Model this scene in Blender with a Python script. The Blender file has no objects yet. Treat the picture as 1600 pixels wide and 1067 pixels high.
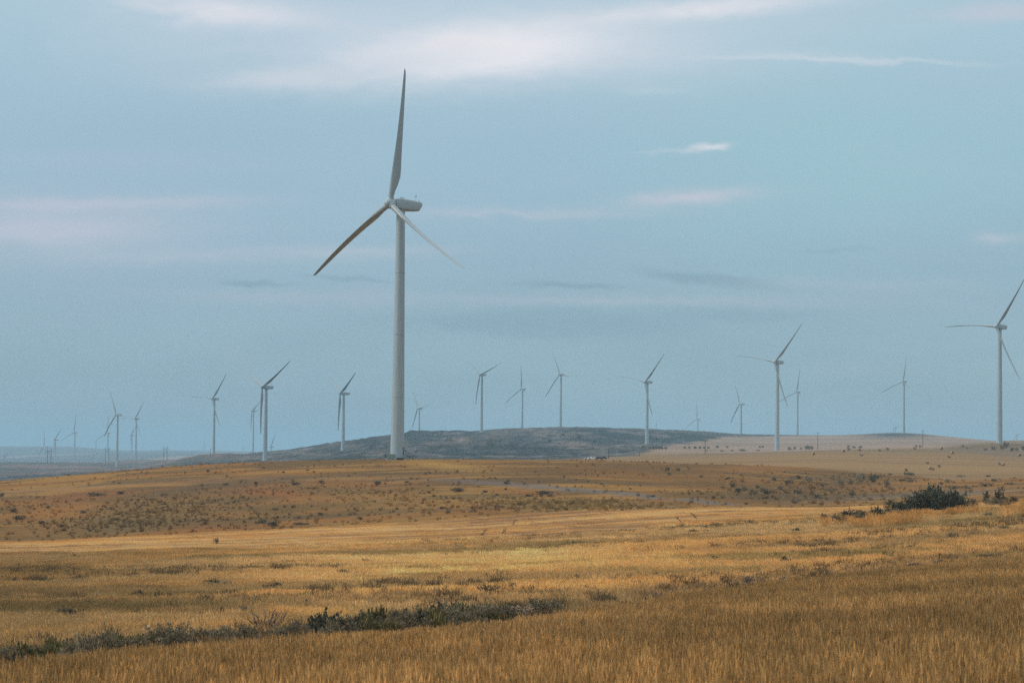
import bpy, math, random
import numpy as np
from mathutils import Matrix, Vector

random.seed(7)
RNG = np.random.default_rng(11)
SC = bpy.context.scene
COL = SC.collection
PI = math.pi

# ------------------------------------------------------------------ camera model
F = 3778.0                       # focal length in pixels of a 1600 px wide frame (85 mm on 36 mm)
PITCH = math.atan(166.5 / F)
ROLL = 0.0125
FW = np.array([0, math.cos(PITCH), math.sin(PITCH)])
U0 = np.array([0, -math.sin(PITCH), math.cos(PITCH)])
R0 = np.array([1.0, 0, 0])
CR = R0 * math.cos(ROLL) + U0 * math.sin(ROLL)
CU = U0 * math.cos(ROLL) - R0 * math.sin(ROLL)

def unproj(px, row, Y):
    """the place at distance Y (metres north of the camera) seen at a spot of the photograph"""
    px, row, Y = np.broadcast_arrays(np.asarray(px, float), np.asarray(row, float), np.asarray(Y, float))
    d = FW + CR * ((px - 800) / F)[..., None] + CU * ((533.5 - row) / F)[..., None]
    return d * (Y / d[..., 1])[..., None]

def lin(r, g, b):
    return np.array([(c / 255 / 12.92) if c / 255 <= 0.04045 else ((c / 255 + 0.055) / 1.055) ** 2.4 for c in (r, g, b)])

# ------------------------------------------------------------------ noise
def _hash(ix, iy, seed):
    h = (ix.astype(np.int64) * 374761393 + iy.astype(np.int64) * 668265263 + seed * 974634777) & 0xFFFFFFFF
    h = ((h ^ (h >> 13)) * 1274126177) & 0xFFFFFFFF
    h = h ^ (h >> 16)
    return (h & 0xFFFFFF) / float(0xFFFFFF)

def vnoise(x, y, seed=0):
    ix, iy = np.floor(x), np.floor(y)
    fx, fy = x - ix, y - iy
    fx = fx * fx * fx * (fx * (fx * 6 - 15) + 10); fy = fy * fy * fy * (fy * (fy * 6 - 15) + 10)
    a, b = _hash(ix, iy, seed), _hash(ix + 1, iy, seed)
    c, d = _hash(ix, iy + 1, seed), _hash(ix + 1, iy + 1, seed)
    return (a + (b - a) * fx) * (1 - fy) + (c + (d - c) * fx) * fy

def fbm(x, y, oct=4, seed=0, gain=0.5):
    t, a, s = 0, 1.0, 0
    for o in range(oct):
        c, sn = math.cos(0.6 * o), math.sin(0.6 * o)
        t = t + a * vnoise((x * c - y * sn) * 2 ** o + 17.3 * o, (x * sn + y * c) * 2 ** o - 9.1 * o, seed + o)
        s += a; a *= gain
    return t / s

def sstep(a, b, x):
    t = np.clip((x - a) / (b - a), 0, 1)
    return t * t * (3 - 2 * t)

# ------------------------------------------------------------------ terrain profile
COLS = {
 -200: [(64,1067),(88,1035),(115,980),(150,938),(200,903),(270,872),(340,856),(400,846),(470,826),(560,798),(650,777),(740,762),(900,782),(1300,785),(1800,764),(2200,752),(2800,742),(3500,733),(4400,724),(5200,736),(7000,731),(9000,719),(11000,713),(14500,697),(24000,702)],
 0: [(64,1067),(88,1030),(115,975),(150,935),(200,900),(270,868),(340,850),(400,838),(470,818),(560,790),(650,768),(740,752),(900,772),(1300,775),(1800,757),(2200,748),(2800,740),(3500,731),(4400,723.5),(5200,735),(7000,730),(9000,718),(11000,712),(14500,697),(24000,702)],
 100: [(63,1067),(93,1012),(120,965),(155,927),(205,893),(275,863),(345,847),(405,836),(475,815),(565,785),(655,760),(745,743.5),(900,762),(1300,768),(1800,750),(2200,743.5),(2800,738),(3500,730.5),(4300,722.5),(5200,733),(7000,729),(9000,716),(11500,708),(14500,697.5),(24000,702)],
 200: [(62,1067),(98,998),(125,955),(160,920),(210,888),(280,858),(350,842),(410,832),(480,810),(570,778),(660,751),(750,735),(900,752),(1300,757),(1800,745),(2300,738),(3000,733.5),(3700,729),(4300,723),(5000,719.5),(6500,728),(9000,714),(12000,706),(15000,703.5),(24000,704)],
 300: [(61,1067),(102,990),(130,948),(165,915),(215,882),(285,853),(355,838),(415,826),(485,803),(575,770),(665,743),(755,727.5),(900,742),(1300,745),(1800,736),(2400,728),(3000,719),(3400,715),(4300,717),(6000,718),(9000,711),(13000,705),(16000,704),(24000,705)],
 400: [(60,1067),(105,984),(133,940),(170,908),(220,877),(290,849),(360,833),(420,820),(490,796),(580,762),(670,737),(755,722.5),(900,736),(1300,738),(1800,728),(2400,717),(3000,709),(3400,707.5),(4300,712),(6000,714),(9000,711),(13000,706.5),(16000,706),(24000,706)],
 500: [(59,1067),(108,980),(137,933),(174,902),(225,871),(295,844),(365,827),(425,813),(495,789),(585,755),(672,733),(755,719.5),(900,733),(1300,733),(1800,722),(2400,711),(3000,700.5),(3400,696),(4300,705),(6000,710),(9000,710),(24000,708)],
 600: [(58.5,1067),(110,977),(140,927),(178,896),(230,866),(300,839),(370,822),(430,806),(500,782),(590,751),(675,730),(755,718),(900,731),(1300,730),(1800,718),(2400,704),(3000,689),(3300,682),(4300,698),(6000,708),(24000,709)],
 700: [(58,1067),(113,968),(143,920),(181,890),(233,861),(303,834),(373,817),(433,800),(503,777),(593,748),(677,728),(755,717.5),(900,729),(1300,728),(1800,717),(2400,702),(3000,685),(3450,676.5),(4300,692),(6000,708),(24000,710)],
 800: [(57,1067),(118,955),(148,912),(186,883),(238,854),(308,827),(378,809),(438,793),(508,772),(598,746),(680,728),(755,718),(900,728),(1300,727),(1800,717.5),(2400,702),(3000,685),(3650,669.5),(4500,686),(6000,705),(24000,711)],
 900: [(55,1067),(124,943),(153,904),(191,875),(243,846),(313,819),(383,801),(443,786),(513,767),(600,745),(680,729),(755,719.5),(900,727),(1300,722),(1600,717.5),(2000,712),(2400,703),(3000,687),(3700,667.5),(4500,682),(6000,703),(24000,712)],
 1000: [(53,1067),(130,930),(158,895),(197,867),(249,839),(319,812),(389,795),(449,783),(519,766),(600,747),(680,732),(755,722),(850,725),(1100,722),(1500,714),(2000,709),(2500,704),(3000,692),(3700,670),(4500,681),(6000,702),(24000,713)],
 1100: [(51,1067),(137,917),(166,885),(205,858),(257,830),(327,804),(397,790),(457,781),(527,766),(605,749),(680,735),(755,725),(850,726.5),(1000,722),(1400,714),(1900,708),(2500,703),(3000,693),(3800,674),(4500,682),(6000,701),(24000,714)],
 1200: [(49,1067),(144,904),(173,875),(212,848),(264,822),(334,799),(404,788),(464,781),(534,768),(610,752),(690,737),(755,728),(830,729),(950,723),(1300,713),(1800,706.5),(2190,703.7),(2800,697),(3400,687),(4200,679),(5200,684),(6500,700),(24000,715)],
 1300: [(48,1067),(150,894),(180,866),(220,840),(272,815),(342,795),(412,786),(472,780),(542,769),(615,756),(690,742),(755,733.5),(820,732),(950,722),(1300,710),(1700,704),(2190,701),(2800,695),(3400,687),(4000,680),(5000,684),(6500,700),(24000,716)],
 1400: [(47,1067),(155,883),(185,856),(225,832),(277,808),(347,790),(417,783),(477,778),(547,769),(620,759),(690,749),(755,742),(820,738),(950,726),(1200,714),(1500,706),(1800,701),(2300,697.5),(2900,691),(3500,684),(3800,680),(4600,684),(6500,700),(24000,717)],
 1500: [(46,1067),(158,873),(190,846),(232,822),(284,800),(354,786),(424,779),(484,773),(554,765),(625,758),(690,751),(755,745),(820,740),(950,728),(1200,715),(1450,705),(1670,700),(2200,698),(2900,692),(3500,687),(3900,685),(4600,690),(6500,702),(24000,718)],
 1600: [(45,1067),(162,864),(195,836),(238,812),(290,790),(360,776),(430,768),(490,763),(560,757),(630,752),(700,747),(755,743),(820,739.5),(950,730),(1200,718),(1450,708.5),(1670,699),(2000,694),(2500,691),(3200,688),(4000,692),(6500,704),(24000,719)],
 1800: [(44,1067),(165,856),(200,828),(242,804),(295,783),(365,772),(435,765),(495,761),(565,756),(635,751),(705,746),(755,742.5),(820,739.5),(950,731),(1200,719),(1450,709),(1670,701),(2000,697),(2500,694),(3200,691),(4000,694),(6500,706),(24000,721)],
}

def pchip(xk, yk, x):
    xk, yk = np.asarray(xk, float), np.asarray(yk, float)
    h = np.diff(xk); d = np.diff(yk) / h
    m = np.zeros_like(yk)
    same = d[:-1] * d[1:] > 0
    w1, w2 = 2 * h[1:] + h[:-1], h[1:] + 2 * h[:-1]
    with np.errstate(divide='ignore', invalid='ignore'):
        hm = (w1 + w2) / (w1 / d[:-1] + w2 / d[1:])
    m[1:-1] = np.where(same, hm, 0)
    m[0], m[-1] = d[0], d[-1]
    x = np.clip(x, xk[0], xk[-1])
    i = np.clip(np.searchsorted(xk, x) - 1, 0, len(h) - 1)
    t = (x - xk[i]) / h[i]
    return ((2 * t**3 - 3 * t**2 + 1) * yk[i] + (t**3 - 2 * t**2 + t) * h[i] * m[i]
            + (-2 * t**3 + 3 * t**2) * yk[i + 1] + (t**3 - t**2) * h[i] * m[i + 1])

LY = np.linspace(math.log(44), math.log(24000), 520)
CPX = np.array(sorted(COLS))
_zc = []
for c in CPX:
    k = COLS[int(c)]
    Yk = np.array([a for a, b in k], float)
    zk = unproj(np.full(len(k), float(c)), np.array([b for a, b in k], float), Yk)[:, 2]
    s0 = np.exp(LY) < Yk[0]
    zz = pchip(np.log(Yk), zk, LY)
    zz[s0] = zk[0] + (np.exp(LY[s0]) - Yk[0]) * 0.055 * -1
    _zc.append(zz)
_zc = np.array(_zc)
TPX = np.arange(-200, 1801, 10.0)
ZT = np.empty((len(TPX), len(LY)))
for j in range(len(LY)):
    ZT[:, j] = pchip(CPX, _zc[:, j], TPX)

BUMPS = []          # (x, y, dz, radius): small rises under the turbines whose feet show

def z_smooth(x, y):
    x = np.asarray(x, float); y = np.asarray(y, float)
    yc = np.clip(y, 60, 23900)
    px = np.clip(800 + F * x / yc, TPX[0], TPX[-1] - 1e-6)
    a = (px - TPX[0]) / 10.0; ia = a.astype(int); fa = a - ia
    yl = np.clip(y, 44.01, 23900)
    b = (np.log(yl) - LY[0]) / (LY[1] - LY[0]); ib = np.clip(b.astype(int), 0, len(LY) - 2); fb = b - ib
    z = (ZT[ia, ib] * (1 - fa) + ZT[ia + 1, ib] * fa) * (1 - fb) + (ZT[ia, ib + 1] * (1 - fa) + ZT[ia + 1, ib + 1] * fa) * fb
    t = np.clip(y / 44.0, 0, 1)
    z = np.where(y < 44, -1.7 * (1 - t) + z * t, z)
    for bx, by, dz, rr in BUMPS:
        z = z + dz * np.exp(-((x - bx) ** 2 + (y - by) ** 2) / (2 * rr * rr))
    return z

def relief(x, y):
    near = 1 - sstep(800, 1100, y)
    n = near * (0.16 * (fbm(x / 5, y / 5, 3, 3) - .5) + 0.55 * (fbm(x / 26, y / 26, 3, 5) - .5) * sstep(90, 220, y))
    hill = sstep(380, 450, y) * (1 - sstep(690, 745, y))
    n = n + hill * 1.3 * (fbm(x / 45 + 5, y / 60, 3, 9) - .5)
    px = 800 + F * x / np.maximum(y, 60)
    gh = sstep(1700, 2500, y) * (1 - sstep(3250, 3500, y)) * (1 - sstep(1050, 1180, px)) * sstep(150, 420, px)
    rid = 1 - np.abs(2 * fbm(x / 260 + 3, y / 520, 4, 21) - 1)
    n = n + gh * (15 * (rid - .62) + 5.0 * (fbm(x / 55 + y / 200, y / 120, 4, 23) - .5))
    n = n + sstep(1900, 2500, y) * (1 - sstep(4200, 4700, y)) * (1 - sstep(1050, 1180, px)) * 1.8 * (vnoise(x / 7, y / 40, 25) - .5)
    far = sstep(1600, 2600, y) * (1 - gh) * (1 - sstep(900, 1100, px))
    n = n + far * (1 - sstep(9000, 12500, y)) * 5.0 * (fbm(x / 240, y / 500, 4, 31) - .5)
    n = n + sstep(9000, 15000, y) * 16 * (fbm(x / 900, y / 3000, 4, 37) - .5)
    return n

def zat(x, y):
    return z_smooth(x, y) + relief(np.asarray(x, float), np.asarray(y, float))

_YS = np.exp(np.linspace(math.log(46), math.log(752), 900))
def ground_at(px, row, y0=46, y1=752):
    """the point of the near slopes seen at this spot of the photograph (first one met)"""
    Y = _YS[(_YS >= y0) & (_YS <= y1)]
    P = unproj(px, row, Y)
    g = zat(P[:, 0], P[:, 1])
    below = np.nonzero(P[:, 2] <= g)[0]
    i = below[0] if len(below) else len(Y) - 1
    return float(P[i, 0]), float(P[i, 1]), float(g[i])

def ground_far(px, row, y0, y1):
    Y = np.exp(np.linspace(math.log(y0), math.log(y1), 1200))
    P = unproj(px, row, Y); g = zat(P[:, 0], P[:, 1])
    i = int(np.argmin(np.where(P[:, 2] <= g, np.arange(len(Y)), 10**6)))
    if P[i, 2] > g[i]:
        i = int(np.argmin(np.abs(P[:, 2] - g)))
    return float(P[i, 0]), float(P[i, 1]), float(g[i])

# ------------------------------------------------------------------ helpers
def link(o):
    COL.objects.link(o); return o

def mesh_np(name, verts, faces, smooth=True):
    """faces: (n,k) array or list of such arrays"""
    me = bpy.data.meshes.new(name)
    verts = np.ascontiguousarray(verts, np.float32)
    if not isinstance(faces, list): faces = [faces]
    faces = [np.ascontiguousarray(f, np.int32) for f in faces if len(f)]
    me.vertices.add(len(verts)); me.vertices.foreach_set('co', verts.ravel())
    loops = np.concatenate([f.ravel() for f in faces])
    tot = np.concatenate([np.full(len(f), f.shape[1], np.int32) for f in faces])
    st = np.concatenate([[0], np.cumsum(tot)[:-1]]).astype(np.int32)
    me.loops.add(len(loops)); me.loops.foreach_set('vertex_index', loops)
    me.polygons.add(len(tot)); me.polygons.foreach_set('loop_start', st); me.polygons.foreach_set('loop_total', tot)
    me.polygons.foreach_set('use_smooth', np.full(len(tot), smooth, bool))
    me.update(calc_edges=True)
    return me

def color_attr(me, cols, name='tint'):
    a = me.attributes.new(name, 'FLOAT_COLOR', 'POINT')
    c = np.ones((len(me.vertices), 4), np.float32); c[:, :3] = cols
    a.data.foreach_set('color', c.ravel())

class MB:
    """collects simple solids into one mesh"""
    def __init__(s): s.v, s.f4, s.f3, s.n, s.fn = [], [], [], 0, []
    def add(s, v, faces):
        for f in faces: s.fn.append([i + s.n for i in f])
        s.v += [tuple(p) for p in v]; s.n += len(v); return s
    def box(s, c, d, rot=None, taper=1.0, bev=0.0):
        cx, cy, cz = c; dx, dy, dz = (k / 2 for k in d)
        P = []
        for sz, t in ((-1, 1.0), (1, taper)):
            for sx, sy in ((-1, -1), (1, -1), (1, 1), (-1, 1)):
                p = Vector((sx * dx * t, sy * dy * t, sz * dz))
                if rot is not None: p = rot @ p
                P.append((p.x + cx, p.y + cy, p.z + cz))
        return s.add(P, [(3, 2, 1, 0), (4, 5, 6, 7), (0, 1, 5, 4), (1, 2, 6, 5), (2, 3, 7, 6), (3, 0, 4, 7)])
    def tube(s, pts, rad, n=8, cap=True):
        pts = [Vector(p) for p in pts]
        if not hasattr(rad, '__len__'): rad = [rad] * len(pts)
        V, Fc = [], []
        for i, p in enumerate(pts):
            t = (pts[min(i + 1, len(pts) - 1)] - pts[max(i - 1, 0)]).normalized()
            a = t.orthogonal().normalized() if abs(t.z) < .95 else Vector((1, 0, 0)).cross(t).normalized()
            if i and a.dot(pa) < 0: a = -a
            pa = a; b = t.cross(a)
            for k in range(n):
                q = p + (a * math.cos(2 * PI * k / n) + b * math.sin(2 * PI * k / n)) * rad[i]
                V.append(q)
        for i in range(len(pts) - 1):
            for k in range(n):
                k2 = (k + 1) % n
                Fc.append((i * n + k, i * n + k2, (i + 1) * n + k2, (i + 1) * n + k))
        if cap:
            Fc.append(tuple(range(n - 1, -1, -1))); Fc.append(tuple((len(pts) - 1) * n + k for k in range(n)))
        return s.add(V, Fc)
    def lathe(s, prof, n=24, axis='z', org=(0, 0, 0)):
        V, Fc = [], []
        for r, h in prof:
            for k in range(n):
                a = 2 * PI * k / n; p = (r * math.cos(a), r * math.sin(a), h)
                if axis == 'x': p = (h, r * math.cos(a), r * math.sin(a))
                if axis == 'y': p = (r * math.sin(a), h, r * math.cos(a))
                V.append((p[0] + org[0], p[1] + org[1], p[2] + org[2]))
        for i in range(len(prof) - 1):
            for k in range(n):
                k2 = (k + 1) % n
                Fc.append((i * n + k, i * n + k2, (i + 1) * n + k2, (i + 1) * n + k))
        Fc.append(tuple(range(n - 1, -1, -1))); Fc.append(tuple((len(prof) - 1) * n + k for k in range(n)))
        return s.add(V, Fc)
    def mesh(s, name, mat, smooth=False):
        me = bpy.data.meshes.new(name); me.from_pydata(s.v, [], s.fn); me.update()
        if smooth:
            me.polygons.foreach_set('use_smooth', np.ones(len(me.polygons), bool))
            try: me.set_sharp_from_angle(angle=math.radians(38))
            except Exception: pass
        me.materials.append(mat); return me
    def obj(s, name, mat, parent=None, smooth=False):
        o = link(bpy.data.objects.new(name, s.mesh(name, mat, smooth)))
        if parent: o.parent = parent
        return o

def put(name, me, parent=None):
    o = link(bpy.data.objects.new(name, me))
    if parent: o.parent = parent
    return o

def tag(o, label=None, cat=None, group=None, kind=None):
    if label: o['label'] = label
    if cat: o['category'] = cat
    if group: o['group'] = group
    if kind: o['kind'] = kind
    return o

def empty(name, loc, rz=0.0):
    o = link(bpy.data.objects.new(name, None)); o.location = loc; o.rotation_euler = (0, 0, rz)
    o.empty_display_size = 1; return o

# ------------------------------------------------------------------ materials
def mat(name, col=(.5, .5, .5), rough=.7, spec=.3, var=0.0, scale=4.0, stretch=(1, 1, 1), col2=None):
    m = bpy.data.materials.new(name); m.use_nodes = True
    nt = m.node_tree; b = nt.nodes['Principled BSDF']
    b.inputs['Roughness'].default_value = rough
    b.inputs['Specular IOR Level'].default_value = spec
    if var or col2 is not None:
        tc = nt.nodes.new('ShaderNodeTexCoord'); mp = nt.nodes.new('ShaderNodeMapping')
        mp.inputs['Scale'].default_value = stretch
        nz = nt.nodes.new('ShaderNodeTexNoise'); nz.inputs['Scale'].default_value = scale; nz.inputs['Detail'].default_value = 6
        rp = nt.nodes.new('ShaderNodeValToRGB')
        c1 = np.array(col) * (1 - var); c2 = np.array(col2) if col2 is not None else np.array(col) * (1 + var)
        rp.color_ramp.elements[0].position = .3; rp.color_ramp.elements[1].position = .7
        rp.color_ramp.elements[0].color = (*c1, 1); rp.color_ramp.elements[1].color = (*np.clip(c2, 0, 1), 1)
        nt.links.new(tc.outputs['Object'], mp.inputs[0]); nt.links.new(mp.outputs[0], nz.inputs['Vector'])
        nt.links.new(nz.outputs[0], rp.inputs[0]); nt.links.new(rp.outputs[0], b.inputs['Base Color'])
    else:
        b.inputs['Base Color'].default_value = (*col, 1)
    return m

def leaf_mat(name, col, var=.35, trans=.25, hue=None):
    """foliage: colour differs from plant to plant and from leaf to leaf"""
    m = bpy.data.materials.new(name); m.use_nodes = True
    nt = m.node_tree; b = nt.nodes['Principled BSDF']; b.inputs['Roughness'].default_value = .8
    b.inputs['Specular IOR Level'].default_value = .15
    oi = nt.nodes.new('ShaderNodeObjectInfo'); at = nt.nodes.new('ShaderNodeAttribute'); at.attribute_name = 'v'
    add = nt.nodes.new('ShaderNodeMath'); add.operation = 'MULTIPLY_ADD'
    add.inputs[1].default_value = .6; 
    nt.links.new(oi.outputs['Random'], add.inputs[0])
    m2 = nt.nodes.new('ShaderNodeMath'); m2.operation = 'MULTIPLY'; m2.inputs[1].default_value = .5
    nt.links.new(at.outputs['Fac'], m2.inputs[0]); nt.links.new(m2.outputs[0], add.inputs[2])
    rp = nt.nodes.new('ShaderNodeValToRGB')
    c = np.array(col); h = np.array(hue if hue is not None else col)
    rp.color_ramp.elements[0].color = (*(c * (1 - var)), 1); rp.color_ramp.elements[1].color = (*(h * (1 + var)), 1)
    nt.links.new(add.outputs[0], rp.inputs[0]); nt.links.new(rp.outputs[0], b.inputs['Base Color'])
    return m

def grass_mat(name, k=1.0):
    """dry grass: the stand's own colour (tint) times each stalk's own (v)"""
    m = bpy.data.materials.new(name); m.use_nodes = True
    nt = m.node_tree; b = nt.nodes['Principled BSDF']; b.inputs['Roughness'].default_value = .75
    b.inputs['Specular IOR Level'].default_value = .2
    t = nt.nodes.new('ShaderNodeAttribute'); t.attribute_type = 'INSTANCER'; t.attribute_name = 'tint'
    v = nt.nodes.new('ShaderNodeAttribute'); v.attribute_name = 'vc'
    mx = nt.nodes.new('ShaderNodeMix'); mx.data_type = 'RGBA'; mx.blend_type = 'MULTIPLY'; mx.inputs[0].default_value = 1
    nt.links.new(t.outputs['Color'], mx.inputs[6]); nt.links.new(v.outputs['Color'], mx.inputs[7])
    nt.links.new(mx.outputs[2], b.inputs['Base Color'])
    tr = nt.nodes.new('ShaderNodeBsdfTranslucent'); nt.links.new(mx.outputs[2], tr.inputs[0])
    ms = nt.nodes.new('ShaderNodeMixShader'); ms.inputs[0].default_value = .25
    nt.links.new(b.outputs[0], ms.inputs[1]); nt.links.new(tr.outputs[0], ms.inputs[2])
    nt.links.new(ms.outputs[0], nt.nodes['Material Output'].inputs[0])
    return m

def ground_mat():
    m = bpy.data.materials.new('dry_ground'); m.use_nodes = True
    nt = m.node_tree; b = nt.nodes['Principled BSDF']; b.inputs['Roughness'].default_value = .95
    b.inputs['Specular IOR Level'].default_value = .05
    t = nt.nodes.new('ShaderNodeAttribute'); t.attribute_name = 'tint'
    g = nt.nodes.new('ShaderNodeNewGeometry')
    n1 = nt.nodes.new('ShaderNodeTexNoise'); n1.inputs['Scale'].default_value = 1.7; n1.inputs['Detail'].default_value = 5
    nt.links.new(g.outputs['Position'], n1.inputs['Vector'])
    mr = nt.nodes.new('ShaderNodeMapRange'); mr.inputs['From Min'].default_value = .3; mr.inputs['From Max'].default_value = .7
    mr.inputs['To Min'].default_value = .8; mr.inputs['To Max'].default_value = 1.2
    nt.links.new(n1.outputs[0], mr.inputs[0])
    mx = nt.nodes.new('ShaderNodeMix'); mx.data_type = 'RGBA'; mx.blend_type = 'MULTIPLY'; mx.inputs[0].default_value = 1
    nt.links.new(t.outputs['Color'], mx.inputs[6]); nt.links.new(mr.outputs[0], mx.inputs[7])
    nt.links.new(mx.outputs[2], b.inputs['Base Color'])
    return m

M_GROUND = ground_mat()
M_GRASS = grass_mat('dry_grass')
M_PAINT = mat('turbine_paint', (.355, .44, .475), .42, .4, .05, 1.2, (1, 1, .05))
def tower_paint(m):
    nt = m.node_tree; b = nt.nodes['Principled BSDF']; src = b.inputs['Base Color'].links[0].from_socket
    tc = nt.nodes.new('ShaderNodeTexCoord'); sp = nt.nodes.new('ShaderNodeSeparateXYZ'); nt.links.new(tc.outputs['Object'], sp.inputs[0])
    def mth(op, a, b_, cl=False):
        n = nt.nodes.new('ShaderNodeMath'); n.operation = op; n.use_clamp = cl
        for i, q in enumerate((a, b_)):
            if hasattr(q, 'is_output'): nt.links.new(q, n.inputs[i])
            else: n.inputs[i].default_value = q
        return n.outputs[0]
    fr = mth('FRACT', mth('DIVIDE', mth('ADD', sp.outputs[2], .0), 19.45), 0)
    ring = mth('LESS_THAN', fr, .0125)
    nz = nt.nodes.new('ShaderNodeTexNoise'); mp = nt.nodes.new('ShaderNodeMapping'); mp.inputs['Scale'].default_value = (2.2, 2.2, .03)
    nz.inputs['Scale'].default_value = 1.0; nz.inputs['Detail'].default_value = 4
    nt.links.new(tc.outputs['Object'], mp.inputs[0]); nt.links.new(mp.outputs[0], nz.inputs['Vector'])
    st = mth('MULTIPLY', mth('SUBTRACT', nz.outputs[0], .55), 1.6, True)
    k = mth('SUBTRACT', 1.0, mth('MAXIMUM', mth('MULTIPLY', ring, .14), st))
    mx = nt.nodes.new('ShaderNodeMix'); mx.data_type = 'RGBA'; mx.blend_type = 'MULTIPLY'; mx.inputs[0].default_value = 1
    nt.links.new(src, mx.inputs[6]); nt.links.new(k, mx.inputs[7]); nt.links.new(mx.outputs[2], b.inputs['Base Color'])
    return m
M_TOWER = tower_paint(mat('tower_paint', (.355, .44, .475), .42, .4, .05, 1.2, (1, 1, .05)))
M_BLADE = mat('blade_gelcoat', (.30, .355, .375), .35, .45, .05, .8)
M_DARK = mat('dark_metal', (.05, .055, .06), .6, .3, .2, 3)
M_GALV = mat('galvanised_steel', (.30, .32, .33), .5, .4, .12, 6)
M_CONC = mat('concrete', (.36, .35, .33), .9, .1, .15, 3)
M_BOX = mat('cabinet_green', (.22, .28, .26), .6, .3, .1, 3)
M_WOOD = mat('weathered_wood', (.085, .075, .068), .9, .1, .25, 3, (1, 1, .2))
M_HAY = mat('hay_side', (.36, .26, .15), .95, .05, .3, 6)
M_HAYE = mat('hay_end', (.19, .13, .075), .95, .05, .35, 9)
M_ROCK = mat('pale_rock', (.42, .35, .30), .9, .1, .3, 4)
M_WHITE = mat('white_car_paint', (.8, .8, .8), .3, .5, .02, 2)
M_BLACK = mat('black_car_paint', (.02, .02, .022), .35, .5, .1, 2)
M_GLASS = mat('dark_window_glass', (.03, .035, .04), .1, .6, .1, 2)
M_TYRE = mat('tyre_rubber', (.02, .02, .02), .9, .1, .1, 3)
M_RIM = mat('wheel_rim', (.45, .45, .46), .35, .5, .05, 3)
M_TWIG = mat('bare_twigs', (.13, .105, .095), .9, .1, .2, 6)
M_STEM = mat('shrub_stem', (.085, .07, .055), .95, .05, .2, 6)
M_SAGE = leaf_mat('sagebrush_leaves', (.125, .097, .06), .5, hue=(.20, .165, .105))
M_OLIVE = leaf_mat('olive_weed_leaves', (.10, .085, .035), .4, hue=(.15, .13, .05))
M_JUNI = leaf_mat('juniper_leaves', (.062, .060, .042), .4, hue=(.095, .098, .066))
M_WEED = leaf_mat('dry_weed_leaves', (.15, .11, .075), .4, hue=(.23, .175, .125))

# ------------------------------------------------------------------ turbines: places read from the photograph
# key: hub pixel, distance, wind azimuth, first blade angle, foot pixel row (None when it is hidden)
TURB = {
 'T1': ((609.5,318),741,48.1,5.4,718), 'T2': ((1556.8,510),1670,44.1,35.7,692), 'T3': ((1210.5,565.3),2100,42.3,42.5,703.7),
 'T4': ((1007.6,596.6),2790,47,44,704.4), 'T5': ((410,604.4),2159,46,61.5,None), 'T6': ((531.6,614.4),2720,63,62.1,None),
 'T7': ((331.6,622.8),3330,40,38.5,714.4), 'T8': ((393.6,642),5300,57,61.8,None), 'T9': ((422.4,698),6600,51,32,None),
 'T10': ((181,648),3760,36,98.4,729), 'T11': ((210.8,654),4880,36,33.5,None), 'T12': ((204,680),6300,49,44.4,None),
 'T13': ((115,675.6),5475,33,6.7,None), 'T14': ((84.6,687),6030,47,48.5,None), 'T15': ((167,676.4),5633,30,4.5,None),
 'T16': ((68.5,698),6033,50,112.2,None), 'T17': ((149,708),7400,52,-1.8,None), 'T18': ((6,711.5),7600,41,67.4,None),
 'T20': ((652.4,638),4800,58,86,None), 'T21': ((750,585),3345,42,71.4,675.4), 'T22': ((814,608),4099,39,118,None),
 'T23': ((874.4,585),3690,33,99.2,667), 'T24': ((1088.6,655),5461,40,119,None), 'T25': ((1155.3,631.3),4500,57,98,None),
 'T26': ((1244.2,612.6),4380,44,10.1,681), 'T27': ((1410.5,596.3),3790,36.5,9.4,676.3), 'T28': ((1397,668.2),7600,58,78.7,None),
 'T29': ((1587.4,679.3),7600,50,83,None), 'T30': ((1025,676),8300,51,1.5,None), 'T31': ((221,704),12500,45,20,None),
 'T32': ((232,707),12500,50,75,None), 'T33': ((318.6,697),12000,50,0,None), 'T34': ((380,700),12500,50,100,None),
}
OVER = 4.3
TPOS = {}
for k, (hub, D, psi, phi, foot) in TURB.items():
    H = unproj(*hub, D); ps = math.radians(psi)
    TPOS[k] = (H, H[0] + OVER * math.sin(ps), H[1] + OVER * math.cos(ps), ps, math.radians(phi))
    if foot is not None:
        x, y = TPOS[k][1], TPOS[k][2]
        zt = float(unproj(hub[0], foot, y)[2]); z0 = float(zat(x, y))
        BUMPS.append((x, y, zt - z0, 14 if k == 'T1' else 22 if k == 'T2' else 60))

# ------------------------------------------------------------------ what grows where
PXK = np.array([0, 200, 400, 600, 800, 1000, 1200, 1400, 1600.])
def yline(rows, px=PXK):
    ys = [ground_at(a, b)[1] for a, b in zip(px, rows)]
    return px, np.array(ys)
def yl(line, px):
    return np.interp(px, line[0], line[1])
L_GUL = yline([1062, 1038, 1021, 1005, 984, 953, 920, 896, 877])
L_STRIP0 = yline([868, 864, 860, 848, 843, 832, 812, 800, 792])
L_FOOT = yline([846, 838, 828, 818, 804, 796, 792, 789, 784])
L_TRK0 = yline([774, 761, 752, 751, 759.5, 777.5, 789], np.array([0, 200, 400, 600, 800, 1000, 1140.]))
L_TRK1 = yline([764, 751, 744, 744, 754, 771, 786], np.array([0, 200, 400, 600, 800, 1000, 1140.]))
L_EDGE = (np.array([900, 1000, 1100, 1200, 1300, 1400, 1500, 1600.]), np.array([762, 790, 790, 775, 762, 765, 700, 690.]))

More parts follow.
